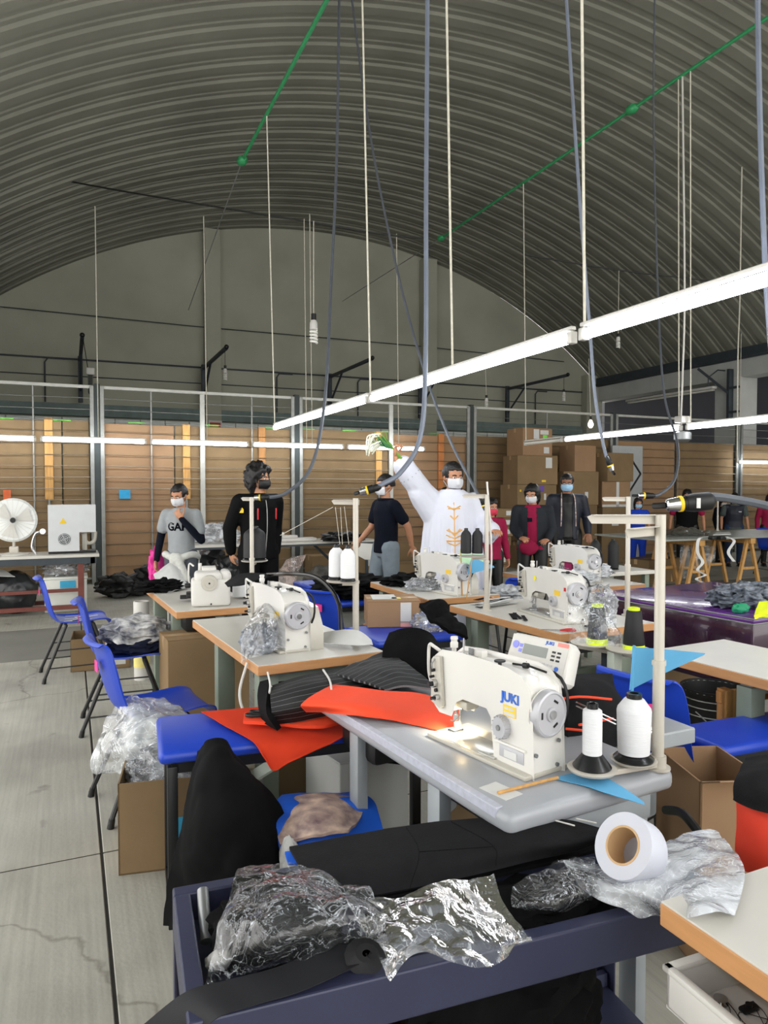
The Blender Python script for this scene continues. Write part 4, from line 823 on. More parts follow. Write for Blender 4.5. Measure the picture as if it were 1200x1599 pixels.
wbx = thing('storage_box', 'white box with a cyan tag under the left work table', 'box', (-.05, 9.75, 0)); B().b2((-.24, -.2, 0), (.24, .2, .40), .01).b2((-.25, -.21, .40), (.25, .21, .43), .006).build('box_body', 'white_box', wbx); B().box((.02, -.214, .34), (.17, .004, .09)).build('cyan_tag', 'tag_cyan', wbx)
n = B().blob((-.05, 9.72, .53), (.26, .2, .10), 4, .35, 3, 4).build('clear_plastic_bag', film('film_lite', .35)); tag(n, 'crumpled clear bag on top of the white box under the left table', 'plastic bag')
for k, (x, lab) in enumerate(((-1.55, 'black sack under the left table at the picture edge'), (-1.05, 'full black bin sack under the left table'), (-.62, 'black bin sack under the left table beside the white box'))):
    n = B().blob((0, 0, .24), (.25, .24, .27), 4, .12, 2.5, k+3, flat=0).build('bin_sack', 'binbag'); n.location = (x, 9.75, 0); tag(n, lab, 'sack', 'black sacks under the left table')
n = B().sheet([[(-1.3, 9.5, .50), (-.6, 9.5, .47)], [(-1.25, 9.75, .56), (-.75, 9.75, .545)]], 8, 4, .004, .01).build('white_sheet', 'paper'); tag(n, 'white sheet of paper lying on the black sacks', 'paper')
for k, (x, y, r_, lab) in enumerate(((.62, 10.6, (.30, .2, .17), 'dark bundle on the floor right of the left work table'), (1.1, 10.8, (.24, .2, .22), 'big black sack against the cage behind the first chairs'))):
    n = B().blob((0, 0, r_[2]*.92), r_, 4, .4, 2.2, k+9, flat=0).build('dark_bundle', 'black'); n.location = (x, y, 0); tag(n, lab, 'sack')
om = thing('sewing_machine', 'old white sewing machine standing on the floor by the cage', 'sewing machine', (1.72, 10.3, 0), R(-50)); B().b2((-.2, -.1, 0), (.25, .1, .06), .01).b2((.1, -.07, .06), (.23, .07, .36), .02).b2((-.22, -.05, .28), (.2, .05, .40), .03).b2((-.24, -.05, .16), (-.15, .05, .36), .02).build('machine_body', 'cream2', om); B().cyl((.24, 0, .32), (.27, 0, .32), .06).build('hand_wheel', 'steelgrey', om)
# white column-like unit left of table B
n = thing('drum_tube', 'white plastic roll core standing left of the far sewing table', 'roll', PZ(222, 1060, 0)); B().lathe([(.05, 0), (.06, 0), (.06, .62), (.05, .62), (.05, 0)], 20).build('tube', 'white', n); B().lathe([(.061, .1), (.062, .1), (.062, .25), (.061, .25)], 20).build('label', 'sticker_pale', n)
n = thing('machine_leg', 'white steel table leg beside the roll core', 'table leg', PZ(252, 1050, 0)+Vector((.05, .3, 0))); B().b2((-.05, -.04, 0), (.05, .04, .70), .006).b2((-.09, -.05, .64), (.06, .05, .72), .01).build('post', 'white_metal', n)
# ================================================================== mid back table
mt = thing('work_table', 'long white-topped table against the cage behind the black jacket person', 'table', (1.45, 9.62, 0), R(2))
B().b2((0, 0, .725), (2.75, .6, .76), .004).build('tabletop', 'laminate', mt, smooth=False); B().b2((.0, .0, .70), (2.75, .02, .728)).build('edge_band', 'dark_steel', mt, smooth=False)
for x in (.12, 1.2, 2.6):
    for y in (.06, .54): B().cyl((x, y, 0), (x, y, .725), .022).build('leg', 'white_metal' if x < 1 else 'dark_steel', mt)
B().tube([(1.9, .5, .7), (2.5, .5, .15)], .02, 6).build('brace', 'dark_steel', mt)
n = thing('thread_tray', 'low white tray block on the long back table', 'tray', PZ(468, 846, .76)+Vector((0, .15, 0))); B().b2((-.28, -.1, 0), (.28, .1, .05), .015).b2((-.22, -.07, .05), (.0, .07, .09), .01).cyl((-.2, 0, .09), (-.2, 0, .13), .02).build('tray', 'white', n)
n = B().blob((0, 0, .09), (.32, .2, .16), 4, .4, 3, 5, flat=0).build('clear_plastic_bag', film('film_white', .6)); n.location = (*PZ(345, 848, .76).xy, .762); n.location.y += .25; tag(n, 'pale plastic bundle on the long back table behind the boy', 'plastic bag')
n = B().blob((0, 0, .05), (.3, .2, .08), 4, .5, 3, 6, flat=0).build('black_cloth', 'black'); n.location = (*PZ(545, 846, .76).xy, .762); n.location.y += .2; tag(n, 'black cloth heap on the right end of the long back table', 'cloth')
n = B().sheet([[PD(558, 848, 8.9), PD(600, 850, 8.9)], [PD(556, 864, 8.85), PD(600, 866, 8.85)], [PD(570, 874, 8.8), PD(592, 875, 8.8)]], 10, 8, .006).build('white_tray', 'white_metal'); tag(n, 'white sheet hanging off the long back table beside the walking man', 'sheet')
n = B().sheet([[PD(447, 875, 9.2), PD(478, 868, 9.3)], [PD(430, 905, 9), PD(462, 912, 9)], [PD(437, 925, 8.9), PD(470, 930, 8.9)]], 12, 12, .03, .05, 4).build('wrapped_roll', film('film_pink', .5, '#b8a49a')); tag(n, 'plastic wrapped pinkish pack leaning under the long back table', 'pack')
for k, (px, py, rr, lab, m_) in enumerate(((325, 900, (.35, .3, .33), 'dark plastic wrapped bale behind the overlock machine', 'binbag'), (365, 905, (.3, .3, .3), 'mottled black bale under the long back table', 'binbag'), (505, 905, (.28, .25, .22), 'grey sacking heap below the end of the long back table', 'dark_heap'), (560, 925, (.5, .3, .17), 'black fabric heap on the floor before the walking man', 'black'))):
    M('dark_heap', '#57544e', .7, var=.4, scale=9)
    p = PZ(px, py+25, .0); n = B().blob((0, 0, rr[2]*.9), rr, 4, .3, 3, k+20, flat=0).build('fabric_bale', m_); n.location = (p.x, p.y, 0); tag(n, lab, 'bale')
# ================================================================== blue-violet steel cart
M('cart_blue', '#34374f', .42, .1, var=.07, scale=5, bump=.05); M('cart_edge', '#444763', .4, .1, var=.08, scale=12)
M('fab_black', '#0b0b0c', .9, var=.25, scale=40, bump=.15, bscale=200); M('fab_charcoal', '#18181a', .85, var=.12, scale=30, bump=.15, bscale=200); M('fab_coat', '#060607', .9, var=.2, scale=50)
M('fab_orange', '#f04a24', .75, var=.05, scale=8); M('fab_red', '#d8391f', .75, var=.08); M('fab_navy', '#1a1f33', .8, var=.1)
M('tape_white', '#c8cad4', .6, var=.02); M('tan', '#c9a77e', .8, var=.05)
crt = thing('steel_cart', 'blue-violet painted steel cart with a shallow tray top, nearest the viewer', 'cart', (.163, 1.15, 0), R(-4.2))
L_, D_ = 1.12, .42
B().b2((.035, .035, .57), (L_-.035, D_-.035, .58)).build('tray_bottom', 'cart_blue', crt, smooth=False)
for lo, hi in (((0, 0, .55), (L_, .035, .64)), ((0, D_-.035, .55), (L_, D_, .64)), ((0, .035, .55), (.035, D_-.035, .64)), ((L_-.035, .035, .55), (L_, D_-.035, .64))):
    B().b2(lo, hi, .004).build('rim', 'cart_blue', crt, smooth=False)
for x in (0, L_-.05):
    for y in (0, D_-.05):
        sx = 1 if x == 0 else -1; sy = 1 if y == 0 else -1; xx = x if sx > 0 else x+.05; yy = y if sy > 0 else y+.05
        B().b2((xx, yy, .06), (xx+sx*.05, yy+sy*.004, .56)).b2((xx, yy, .06), (xx+sx*.004, yy+sy*.05, .56)).build('leg', 'cart_blue', crt, smooth=False)
        B().cyl((xx+sx*.03, yy+sy*.02, .035), (xx+sx*.03, yy+sy*.04, .035), .035, n=16).build('caster', 'black', crt)
B().b2((.01, .01, .16), (L_-.01, D_-.01, .175)).build('lower_shelf', 'cart_blue', crt, smooth=False)
for y in (.012, D_-.03): B().b2((.01, y, .16), (L_-.01, y+.018, .21)).build('shelf_lip', 'cart_edge', crt, smooth=False)
for s in (0, 1): # sloped gusset plates at the corners
    B().prism([(.05, .55), (.16, .55), (.05, .40)], .004, T(0, .002 if s == 0 else D_-.002, 0)).build('gusset', 'cart_blue', crt, smooth=False)
def sh(name, label, cat, rows, mat, nu=30, nv=20, th=.003, amp=.004, fq=9, seed=1, fold=0, cr=None, loc=None, group=None, ang=60, kind=None):
    """soft sheet; control points are places, each given as (px, py, z) on a level or a Vector"""
    rr = [[Vector(p) if isinstance(p, Vector) else PZ(*p) for p in r] for r in rows]
    o = rr[0][0].copy(); o.z = min(p.z for r in rr for p in r)
    ob = B().sheet([[p-o for p in r] for r in rr], nu, nv, th, amp, fq, seed, fold=0 if th == 0 else fold, crinkle=(amp*1.3 if th == 0 else 0)).build(name, mat, None, ang=28 if th == 0 else ang)
    ob.location = o; return tag(ob, label, cat, group, kind)
def D(px, py, d): return PD(px, py, d)
# folded black garment
fg = thing('folded_garment', 'long folded black garment lying along the back of the cart', 'garment', (0, 0, 0))
g0 = PZ(505, 1412, .66)
fg.location = (g0.x, g0.y, .66)
def addto(par, name, rows, mat, nu=30, nv=16, th=.003, amp=.002, fq=9, seed=1, fold=0, ang=60):
    rr = [[Vector(p) if isinstance(p, Vector) else PZ(*p) for p in r] for r in rows]; o = par.matrix_basis.translation
    inv = par.matrix_basis.inverted()
    return B().sheet([[inv @ p for p in r] for r in rr], nu, nv, th, amp, fq, seed, fold=fold).build(name, mat, par, ang=ang)
addto(fg, 'upper_layer', [[(508, 1412, .665), (620, 1391, .668), (730, 1369, .67), (830, 1345, .675), (900, 1330, .68), (962, 1305, .70)],
    [(480, 1370, .70), (600, 1350, .70), (720, 1330, .71), (820, 1315, .715), (900, 1312, .715), (962, 1303, .715)],
    [(452, 1322, .69), (560, 1302, .70), (690, 1282, .71), (800, 1275, .715), (890, 1280, .72), (958, 1300, .72)]], 'fab_charcoal', 60, 24, .008, .003, 6, 3, ang=30)
addto(fg, 'lower_layer', [[(600, 1402, .65), (720, 1378, .65), (830, 1352, .655), (940, 1325, .66)], [(560, 1350, .66), (690, 1330, .67), (820, 1315, .67), (930, 1310, .67)]], 'fab_black', 30, 10, .01, .004, 8, 5)
for r_ in ([(640, 1388, .685), (655, 1330, .722), (635, 1292, .715)], [(775, 1352, .69), (770, 1320, .725), (705, 1283, .722)], [(655, 1330, .722), (770, 1322, .725)]):
    inv = fg.matrix_basis.inverted(); B().tube([inv @ PZ(*p) for p in r_], .0012, 5, 4).build('seam', 'fab_black', fg)
for a, b in (((868, 1284, .722), (898, 1292, .722)), ((900, 1281, .722), (932, 1288, .722))):
    inv = fg.matrix_basis.inverted(); B().tube([inv @ PZ(*a)+Vector((0, 0, .004)), inv @ PZ(*b)+Vector((0, 0, .004))], .0018, 5).build('white_thread', 'white', fg)
# black goods + clear bag
n = B().blob((0, 0, .045), (.13, .105, .07), 4, .35, 3, 2, flat=0).build('black_goods', 'fab_black'); p = PZ(440, 1470, .60); n.location = (p.x, p.y+.02, .585); tag(n, 'black fabric pieces packed inside the clear bag at the left of the cart', 'cloth')
n = B().blob((0, 0, 0), (.028, .02, .018), 3, .2, 3, 3).build('white_tag_roll', 'white'); p = PZ(345, 1492, .62); n.location = (p.x, p.y+.01, .605); tag(n, 'small white roll showing through the clear bag on the cart', 'roll')
FC = film('film_clear', .03, '#e6ecf2', .6, 11); FW = film('film_white', .33, '#e8ebef', .5, 9); FM = film('film_mid', .13, '#dfe5ea', .6, 10)
sh('clear_bag', 'clear crinkled plastic bag over black fabric at the left end of the cart', 'plastic bag', [[(372, 1352, .70), (440, 1350, .70), (500, 1362, .70), (580, 1385, .70)], [(352, 1410, .71), (430, 1405, .74), (510, 1410, .74), (600, 1425, .71)], [(335, 1470, .68), (420, 1465, .72), (520, 1455, .71), (600, 1455, .68)], [(320, 1537, .63), (400, 1522, .64), (500, 1490, .65), (560, 1460, .655)]], FC, 70, 60, 0, .012, 11, 4, 1.2)
sh('clear_film', 'clear film tail spilling over the front rim of the cart', 'plastic film', [[(540, 1405, .68), (620, 1395, .69), (700, 1375, .70), (772, 1358, .71)], [(560, 1440, .66), (650, 1430, .69), (720, 1420, .70), (795, 1420, .68)], [(590, 1490, .675), (640, 1470, .68), (720, 1470, .68), (832, 1462, .675)], [(612, 1528, .655), (655, 1490, .66), (750, 1510, .66), (825, 1475, .66)]], FM, 70, 50, 0, .013, 12, 7, 1.2)
sh('clear_film', 'small clear bag of black pieces tucked under the garment tip', 'plastic bag', [[(800, 1385, .67), (870, 1345, .70), (930, 1335, .70)], [(800, 1415, .66), (870, 1400, .69), (930, 1390, .68)], [(830, 1422, .65), (880, 1422, .65), (925, 1405, .65)]], FC, 50, 36, 0, .012, 13, 9, 1)
n = B().blob((0, 0, .02), (.2, .08, .04), 4, .3, 3, 12, flat=0).build('black_cloth', 'fab_black'); p = PZ(860, 1425, .60); n.location = (p.x, p.y+.03, .585); n.rotation_euler.z = R(-5); tag(n, 'black cloth lying in the right half of the cart tray', 'cloth')
sh('plastic_sheet', 'wide milky plastic sheet over the right end of the cart', 'plastic film', [[(880, 1340, .69), (960, 1345, .68), (1060, 1305, .70), (1120, 1300, .70)], [(900, 1375, .68), (990, 1380, .70), (1090, 1340, .75), (1160, 1345, .77)], [(930, 1400, .66), (1010, 1410, .68), (1080, 1400, .77), (1155, 1400, .775)], [(985, 1425, .65), (1040, 1436, .66), (1090, 1436, .775), (1150, 1425, .77)]], FW, 70, 50, 0, .012, 9, 12, 1)
tr = thing('tape_roll', 'big roll of white tape with a tan core on the cart', 'tape roll', PZ(985, 1352, .70)+Vector((0, .0, .035)))
tm = Matrix.Rotation(0, 4, 'Z') @ frame((0, 0, 0), Vector((0, 0, 1)).cross(RD(-.72, -.45, .45)), Vector((0, 0, 1)))
zz = RD(-.70, -.42, .52).normalized(); tm = zz.to_track_quat('Z', 'Y').to_matrix().to_4x4()
B().lathe([(.040, -.03), (.068, -.03), (.069, -.028), (.069, .028), (.068, .03), (.040, .03), (.040, -.03)], 48, tm).build('tape', 'tape_white', tr); B().lathe([(.036, -.031), (.0405, -.031), (.0405, .031), (.036, .031), (.036, -.031)], 40, tm).build('core', 'tan', tr)
# strap
sh('black_strap', 'wide black webbing strap crossing the front left corner of the cart', 'strap', [[(212, 1610, .60), (290, 1550, .648), (360, 1530, .65), (450, 1505, .65), (560, 1450, .655)], [(300, 1630, .60), (340, 1590, .648), (400, 1570, .65), (480, 1545, .65), (585, 1495, .655)]], 'fab_navy_strap' if False else M('strap', '#101116', .7, var=.1, scale=60), 40, 8, .0015, .001, 5, 3)
n = B().tube([Vector((.024*(1-k/26)*math.cos(k*.5), 0, .024*(1-k/26)*math.sin(k*.5))) for k in range(24)], .0016, 4, flat=14).build('strap_coil', 'strap'); p = PZ(572, 1500, .66); n.location = (p.x, p.y, .672); n.rotation_euler.z = R(-30); tag(n, 'coiled end of the black strap beside the clear bag', 'strap')
n = B().lathe([(.010, 0), (.012, 0), (.012, .11), (.010, .11), (.010, 0)], 18).build('steel_tube', 'steelgrey'); n.location = PZ(322, 1478, .59); n.rotation_euler = (R(-62), 0, R(-6)); n.location.z = .60; tag(n, 'short dark metal tube in the left corner of the cart tray', 'tube')
# below the cart
n = B().blob((0, 0, .17), (.30, .17, .20), 5, .22, 2.4, 31, flat=0).build('black_garments', 'fab_black'); n.location = (.80, 1.30, .176); tag(n, 'heap of black garments on the lower shelf of the cart', 'cloth')
n = B().blob((0, 0, .14), (.13, .13, .16), 4, .2, 2.4, 33, flat=0).build('orange_garment', 'fab_orange'); n.location = (.47, 1.28, .176); tag(n, 'orange garment on the lower shelf left of the black heap', 'cloth')
n = B().blob((0, 0, .1), (.12, .12, .12), 4, .3, 3, 34, flat=0).build('film_scrap', FM); n.location = (.30, 1.27, .176); tag(n, 'crumpled film on the lower cart shelf at the left', 'plastic film')
# ---- table H drawer
dr = thing('parts_drawer', 'white plastic drawer tray with bobbins under the nearest table corner', 'drawer', (*PZ(1042, 1508, .66).xy, 0), R(-2)); B().b2((0, -.18, .585), (.24, 0, .59)).b2((0, -.18, .585), (.008, 0, .66), .002).b2((.232, -.18, .585), (.24, 0, .66), .002).b2((0, -.18, .585), (.24, -.172, .66), .002).b2((0, -.008, .585), (.24, 0, .66), .002).build('tray', 'white', dr)
B().b2((-.006, -.186, .65), (.246, -.17, .662), .003).b2((-.006, -.012, .65), (.246, .006, .662), .003).b2((-.006, -.186, .65), (.01, .006, .662), .003).build('rim', 'white', dr)
B().b2((.03, -.16, .0), (.06, -.02, .585)).build('drawer_support', 'leg_grey', dr)
for k, (x, y) in enumerate(((.05, -.05), (.09, -.035))): n = B().lathe([(.012, 0), (.012, .001), (.005, .001), (.005, .009), (.012, .009), (.012, .010)], 18).build('bobbin', 'chrome'); n.location = dr.location+rotz(R(-2)) @ Vector((x, y, .591)); tag(n, ['steel bobbin nearer the wall of the white drawer', 'steel bobbin further in the white drawer'][k], 'bobbin', 'bobbins in the white drawer')
n = B().b2((-.018, -.008, 0), (.018, .008, .008), .003).cyl((0, 0, .004), (0, 0, .012), .006).build('presser_foot', 'black'); n.location = dr.location+Vector((.12, -.07, .591)); tag(n, 'small black machine foot lying in the white drawer', 'machine part')
n = B().tube([dr.location+Vector((.05+.04*math.sin(k*.9)+k*.006, -.06-.03*math.cos(k*1.7)-k*.003, .594)) for k in range(16)], .0008, 4, 3).build('loose_thread', 'black'); tag(n, 'thin dark thread curling over the white drawer', 'thread')
# ================================================================== orange cloth, striped bundle, jackets
sh('orange_cloth', 'orange cloth with a pointed corner hanging off the blue-topped table', 'cloth', [[(314, 1112, .632), (380, 1107, .634), (440, 1102, .635), (520, 1112, .635)], [(352, 1134, .632), (420, 1130, .634), (480, 1128, .635), (548, 1134, .635)], [(394, 1158, .630), (430, 1160, .630), (480, 1160, .630), (540, 1148, .632)], [D(412, 1184, 2.38), D(428, 1204, 2.38), D(455, 1190, 2.39), D(520, 1160, 2.44)]], M('fab_orange2', '#c93a1f', .8, var=.05), 40, 30, .003, .003, 7, 2)
sh('orange_cloth', 'bright orange cloth being sewn, running under the needle of the nearest machine', 'cloth', [[(478, 1112, .745), (560, 1118, .775), (640, 1130, .767), (706, 1146, .765)], [(472, 1098, .79), (565, 1100, .80), (650, 1112, .775), (712, 1132, .768)], [(520, 1068, .80), (590, 1078, .80), (660, 1084, .775), (722, 1100, .768)]], 'fab_orange', 50, 24, .003, .0035, 8, 6, .6)
sh('orange_cloth', 'small folded orange piece edged with black below the striped bundle', 'cloth', [[(382, 1118, .66), (430, 1112, .67), (490, 1118, .68), (530, 1112, .69)], [(380, 1130, .655), (440, 1134, .655), (500, 1138, .66), (540, 1128, .66)]], 'fab_orange', 24, 10, .012, .003, 9, 8)
S1 = stripes('pinstripe', '#0a0a0b', '#77777a', 10, .05); bd = thing('striped_bundle', 'bundle of black pinstriped cut pieces tied with white strips', 'cloth bundle', PZ(430, 1120, .64))
addto(bd, 'striped_pieces', [[(428, 1132, .66), (500, 1120, .69), (575, 1098, .72), (640, 1075, .74)], [(424, 1110, .72), (500, 1095, .76), (580, 1080, .77), (650, 1068, .765)], [(422, 1086, .76), (500, 1068, .80), (585, 1056, .80), (655, 1058, .77)], [(424, 1070, .75), (500, 1048, .80), (580, 1042, .80), (640, 1052, .765)]], S1, 50, 50, .006, .004, 7, 3, .5)
addto(bd, 'striped_tail', [[(520, 1055, .80), (570, 1030, .80), (610, 1020, .80)], [(560, 1065, .81), (600, 1045, .82), (640, 1040, .82)], [(600, 1080, .79), (640, 1070, .80), (690, 1080, .78)]], S1, 30, 30, .008, .008, 6, 9, .8)
addto(bd, 'black_edge', [[(410, 1070, .745), (424, 1068, .755)], [(411, 1100, .70), (424, 1108, .72)], [(418, 1132, .65), (440, 1136, .66)]], 'fab_black', 8, 16, .02, .002, 9)
inv = bd.matrix_basis.inverted()
for k in range(7):
    py = 1072+k*9; B().blob(inv @ PZ(423+(k % 2)*3, py, .752-.013*k), (.006, .008, .005), 2, .2, 3, k).build('white_edge', 'white', bd)
B().tube([inv @ p for p in (PZ(505, 1046, .805), PZ(515, 1062, .812), PZ(518, 1078, .80))], .004, 6, 4).build('white_tie', 'white', bd); B().tube([inv @ p for p in (PZ(418, 1050, .79), PZ(422, 1068, .77), PZ(421, 1082, .755))], .004, 6, 4).build('white_tie', 'white', bd)
# black scissors on the orange cloth
def scissors(label, p, rz, hcol, s=1.0):
    t = thing('scissors', label, 'scissors', p, rz); t.scale = (s, s, s)
    B().prism([(0, -.006), (.11, -.001), (.11, .001), (0, .008)], .002, Matrix.Rotation(R(-90), 4, 'X')).build('blade', 'chrome', t, smooth=False)
    B().prism([(0, -.008), (.108, -.006), (.108, -.004), (0, .006)], .002, T(0, 0, .002) @ Matrix.Rotation(R(-90), 4, 'X') @ Matrix.Rotation(0, 4, 'Z')).build('blade', 'chrome', t, smooth=False)
    for sg in (-1, 1): B().tube([(0, 0, 0), (-.02, sg*.006, .002), (-.045, sg*.022, .003), (-.075, sg*.026, .003), (-.085, sg*.014, .003), (-.06, sg*.004, .003), (-.03, sg*.006, .003)], .005, 7, 4).build('handle', hcol, t)
    return t
scissors('black-handled scissors lying on the orange cloth', PZ(425, 1118, .675), R(-38), 'black', 1.1)
scissors('red-handled snips on the middle row table', PZ(875, 984, .766), R(150), 'red', .9)
# black jacket hanging off the bench
jk = thing('black_jacket', 'black jacket hanging from the near edge of the blue-topped table', 'jacket', (*D(350, 1400, 2.22).xy, .12))
addto(jk, 'jacket_body', [[D(318, 1176, 2.37), D(327, 1160, 2.32), D(345, 1160, 2.31), D(356, 1178, 2.36)], [D(303, 1230, 2.26), D(325, 1215, 2.19), D(360, 1212, 2.19), D(398, 1222, 2.30)], [D(288, 1300, 2.2), D(325, 1290, 2.11), D(375, 1270, 2.1), D(432, 1265, 2.28)], [D(274, 1360, 2.2), D(325, 1360, 2.08), D(390, 1340, 2.06), D(452, 1315, 2.27)], [D(266, 1440, 2.2), D(325, 1440, 2.1), D(390, 1430, 2.08), D(448, 1420, 2.26)]], 'fab_coat', 44, 50, .02, .014, 7, 5, .6)
n = B().blob(D(452, 1338, 2.13)-jk.location, (.03, .02, .06), 3, .3, 3, 2).build('pale_cuff', 'paper', jk); n['label'] = 'pale cuff at the right of the jacket'
sh('black_coat', 'black coat thrown over the chair between the carton table and the nearest machine', 'jacket', [[D(612, 992, 3.05), D(640, 984, 3.0), D(665, 988, 3.0), D(678, 1004, 3.05)], [D(600, 1030, 2.95), D(640, 1025, 2.9), D(675, 1025, 2.9), D(690, 1040, 3.0)], [D(590, 1090, 2.9), D(640, 1090, 2.85), D(680, 1085, 2.85), D(694, 1085, 2.95)], [D(585, 1190, 2.9), D(640, 1190, 2.88), D(680, 1190, 2.88), D(694, 1180, 2.95)]], 'fab_coat', 24, 30, .02, .012, 7, 7, .5)
n = sh('blue_cushion_bag', 'blue printed sack with pale brush-like pattern under the nearest table', 'sack', [[D(440, 1275, 2.45), D(510, 1268, 2.5), D(560, 1272, 2.5)], [D(430, 1295, 2.3), D(510, 1285, 2.3), D(578, 1285, 2.4)], [D(432, 1330, 2.2), D(510, 1330, 2.2), D(585, 1325, 2.3)], [D(440, 1400, 2.25), D(510, 1400, 2.25), D(580, 1390, 2.35)]], M('print_blue', '#1f62d8', .5, var=.1, scale=3), 30, 30, .06, .02, 4, 3)
sh('printed_cloth', 'pink and cream printed cloth lying on the blue sack', 'cloth', [[D(425, 1258, 2.42), D(490, 1242, 2.42), D(562, 1250, 2.44)], [D(428, 1285, 2.24), D(500, 1268, 2.24), D(566, 1270, 2.32)], [D(440, 1322, 2.14), D(500, 1305, 2.12), D(545, 1298, 2.16)]], M('print_pink', '#6b5560', .6, var=.3, scale=14, col2='#e8cdb8', stretch=(1, 1, 3), detail=8), 30, 24, .01, .012, 6, 8, .6)
sh('blue_cloth', 'blue cloth corner beside the left end of the folded black garment', 'cloth', [[(445, 1335, .67), (480, 1330, .67)], [(450, 1352, .665), (492, 1354, .665)]], 'print_blue', 10, 8, .006, .004, 8, 2)
# clothes on chair 2
cb = RD(-1.64, 4.62, 0)
n = B().blob((0, 0, .055), (.21, .20, .075), 4, .25, 2.5, 5, flat=0).build('navy_clothes', 'fab_navy'); n.location = (cb.x+.05, cb.y-.02, .452); tag(n, 'navy garment under the printed clothes on the second chair', 'cloth')
n = B().blob((0, 0, .06), (.23, .21, .09), 4, .3, 2.5, 8, flat=-.02).build('printed_clothes', M('print_grey', '#4a4d58', .8, var=.3, scale=16, col2='#dcdcda', detail=3)); n.location = (cb.x+.02, cb.y, .52); tag(n, 'grey and white printed clothes folded on the second chair', 'cloth')
n = B().blob((0, 0, 0), (.04, .04, .055), 3, .2, 3).build('orange_pompom', 'fab_orange'); n.location = D(265, 1024, 4.45); tag(n, 'small orange scrap hanging from the clothes pile', 'cloth')
p1 = PZ(123, 1050, 0)
n = B(); 
for k in range(9): n.b2((-.05, -.006, 0), (.05, .006, .003), m=T(random.uniform(-.1, .1), random.uniform(-.1, .1), .002*k) @ rotz(random.uniform(0, 3)))
n = n.build('white_scraps', 'white'); n.location = (p1.x+.03, p1.y-.05, .452); tag(n, 'white strips scattered on the seat of the farthest blue chair', 'scraps', None, 'stuff')
# plastic sack over chair 3 and film in the carton
sh('plastic_sack', 'large milky plastic sack draped from the third blue chair over the open carton', 'plastic bag', [[D(186, 1086, 3.35), D(215, 1086, 3.3), D(260, 1092, 3.4), D(322, 1118, 3.5)], [D(160, 1135, 3.2), D(205, 1125, 3.1), D(255, 1120, 3.15), D(330, 1125, 3.3)], [D(142, 1180, 3.15), D(195, 1170, 2.98), D(260, 1165, 3.0), D(320, 1165, 3.15)], [D(148, 1206, 3.15), D(205, 1212, 3.0), D(262, 1222, 2.95), D(312, 1222, 3.05)]], film('film_sack', .38, '#dfe4e8', .5, 7), 60, 60, 0, .022, 8, 3, 1)
n = B().blob((0, 0, 0), (.19, .15, .13), 4, .3, 3, 8).build('clear_plastic_bag', film('film_lite2', .4)); n.location = RD(-.89, 2.94, .31); tag(n, 'crumpled clear film stuffed inside the torn open carton', 'plastic bag')
# ================================================================== things on the other tables
M('scrap_dark', '#20242c', .4, var=.6, scale=38, col2='#8a929e', detail=2)
n = B().blob((0, 0, .055), (.085, .075, .075), 4, .18, 4, 3, flat=0).build('dark_scraps', 'scrap_dark'); p = PZ(408, 1022, .76); n.location = (p.x, p.y+.04, .762); tag(n, 'bag-load of dark cut scraps at the corner of the left row table', 'scraps', None, 'stuff')
sh('clear_bag', 'clear plastic bag holding the dark scraps beside the pale hand wheel', 'plastic bag', [[D(400, 948, 3.5), D(425, 935, 3.5), D(446, 945, 3.5)], [D(380, 985, 3.2), D(415, 970, 3.1), D(448, 975, 3.25)], [D(374, 1035, 3.1), D(410, 1020, 2.95), D(446, 1012, 3.05)]], FM, 34, 34, 0, .012, 12, 3, 1)
n = B().tube([tp(tA, -.01, .12, .75), tp(tA, -.05, .1, .62), tp(tA, -.02, .06, .52), tp(tA, .08, .0, .46), tp(tA, .13, -.01, .50)], .006, 6, 6).build('white_cable', 'white'); tag(n, 'white cable dangling from the near left table corner', 'cable')
n = thing('cord_wheel', 'small black wheel under the left row table', 'wheel', tp(tA, .06, .2, 0)+Vector((0, 0, .40))); B().lathe([(.045, -.01), (.052, -.008), (.052, .008), (.045, .01), (.045, -.01)], 28, Matrix.Rotation(R(90), 4, 'X')).build('rim', 'black', n); B().cyl((0, -.014, 0), (0, .014, 0), .01).build('hub', 'chrome', n)
for k in range(3): B().tube([(0, 0, 0), (math.cos(k*2.09)*.048, 0, math.sin(k*2.09)*.048)], .004, 5).build('spoke', 'chrome', n)
n = B().sheet([[PZ(240, 898, .765), PZ(265, 880, .83), PZ(282, 890, .80)], [PZ(246, 912, .765), PZ(275, 905, .80), PZ(288, 905, .78)], [PZ(262, 925, .765), PZ(280, 922, .765), PZ(296, 918, .765)]], 20, 20, .002, .012, 10, 4).build('white_tissue', 'paper'); tag(n, 'white tissue bundle on the overlock machine table', 'tissue')
n = B().blob((0, 0, .03), (.15, .11, .055), 4, .5, 4, 14, flat=0).build('black_cloth', 'fab_black'); n.location = (*(tp(tB, .06, .95)).xy, .762); tag(n, 'black cloth scraps at the far end of the overlock table', 'cloth')
sh('arm_cover', 'dark visor-shaped cover on a bent arm above the overlock table', 'cover', [[D(352, 912, 4.3), D(375, 898, 4.25), D(405, 896, 4.2), D(424, 898, 4.2)], [D(356, 917, 4.1), D(380, 914, 4.0), D(405, 906, 4.05), D(424, 901, 4.15)]], 'fab_charcoal', 20, 10, .006, .004, 8, 2)
n = B().tube([D(418, 897, 4.2), D(450, 896, 3.9), D(490, 900, 3.7), D(515, 918, 3.6), D(530, 945, 3.55), D(533, 985, 3.5)], .011, 8, 6).build('bent_lamp_arm', 'black_gloss'); tag(n, 'shiny black bent hose arching over the second machine', 'hose')
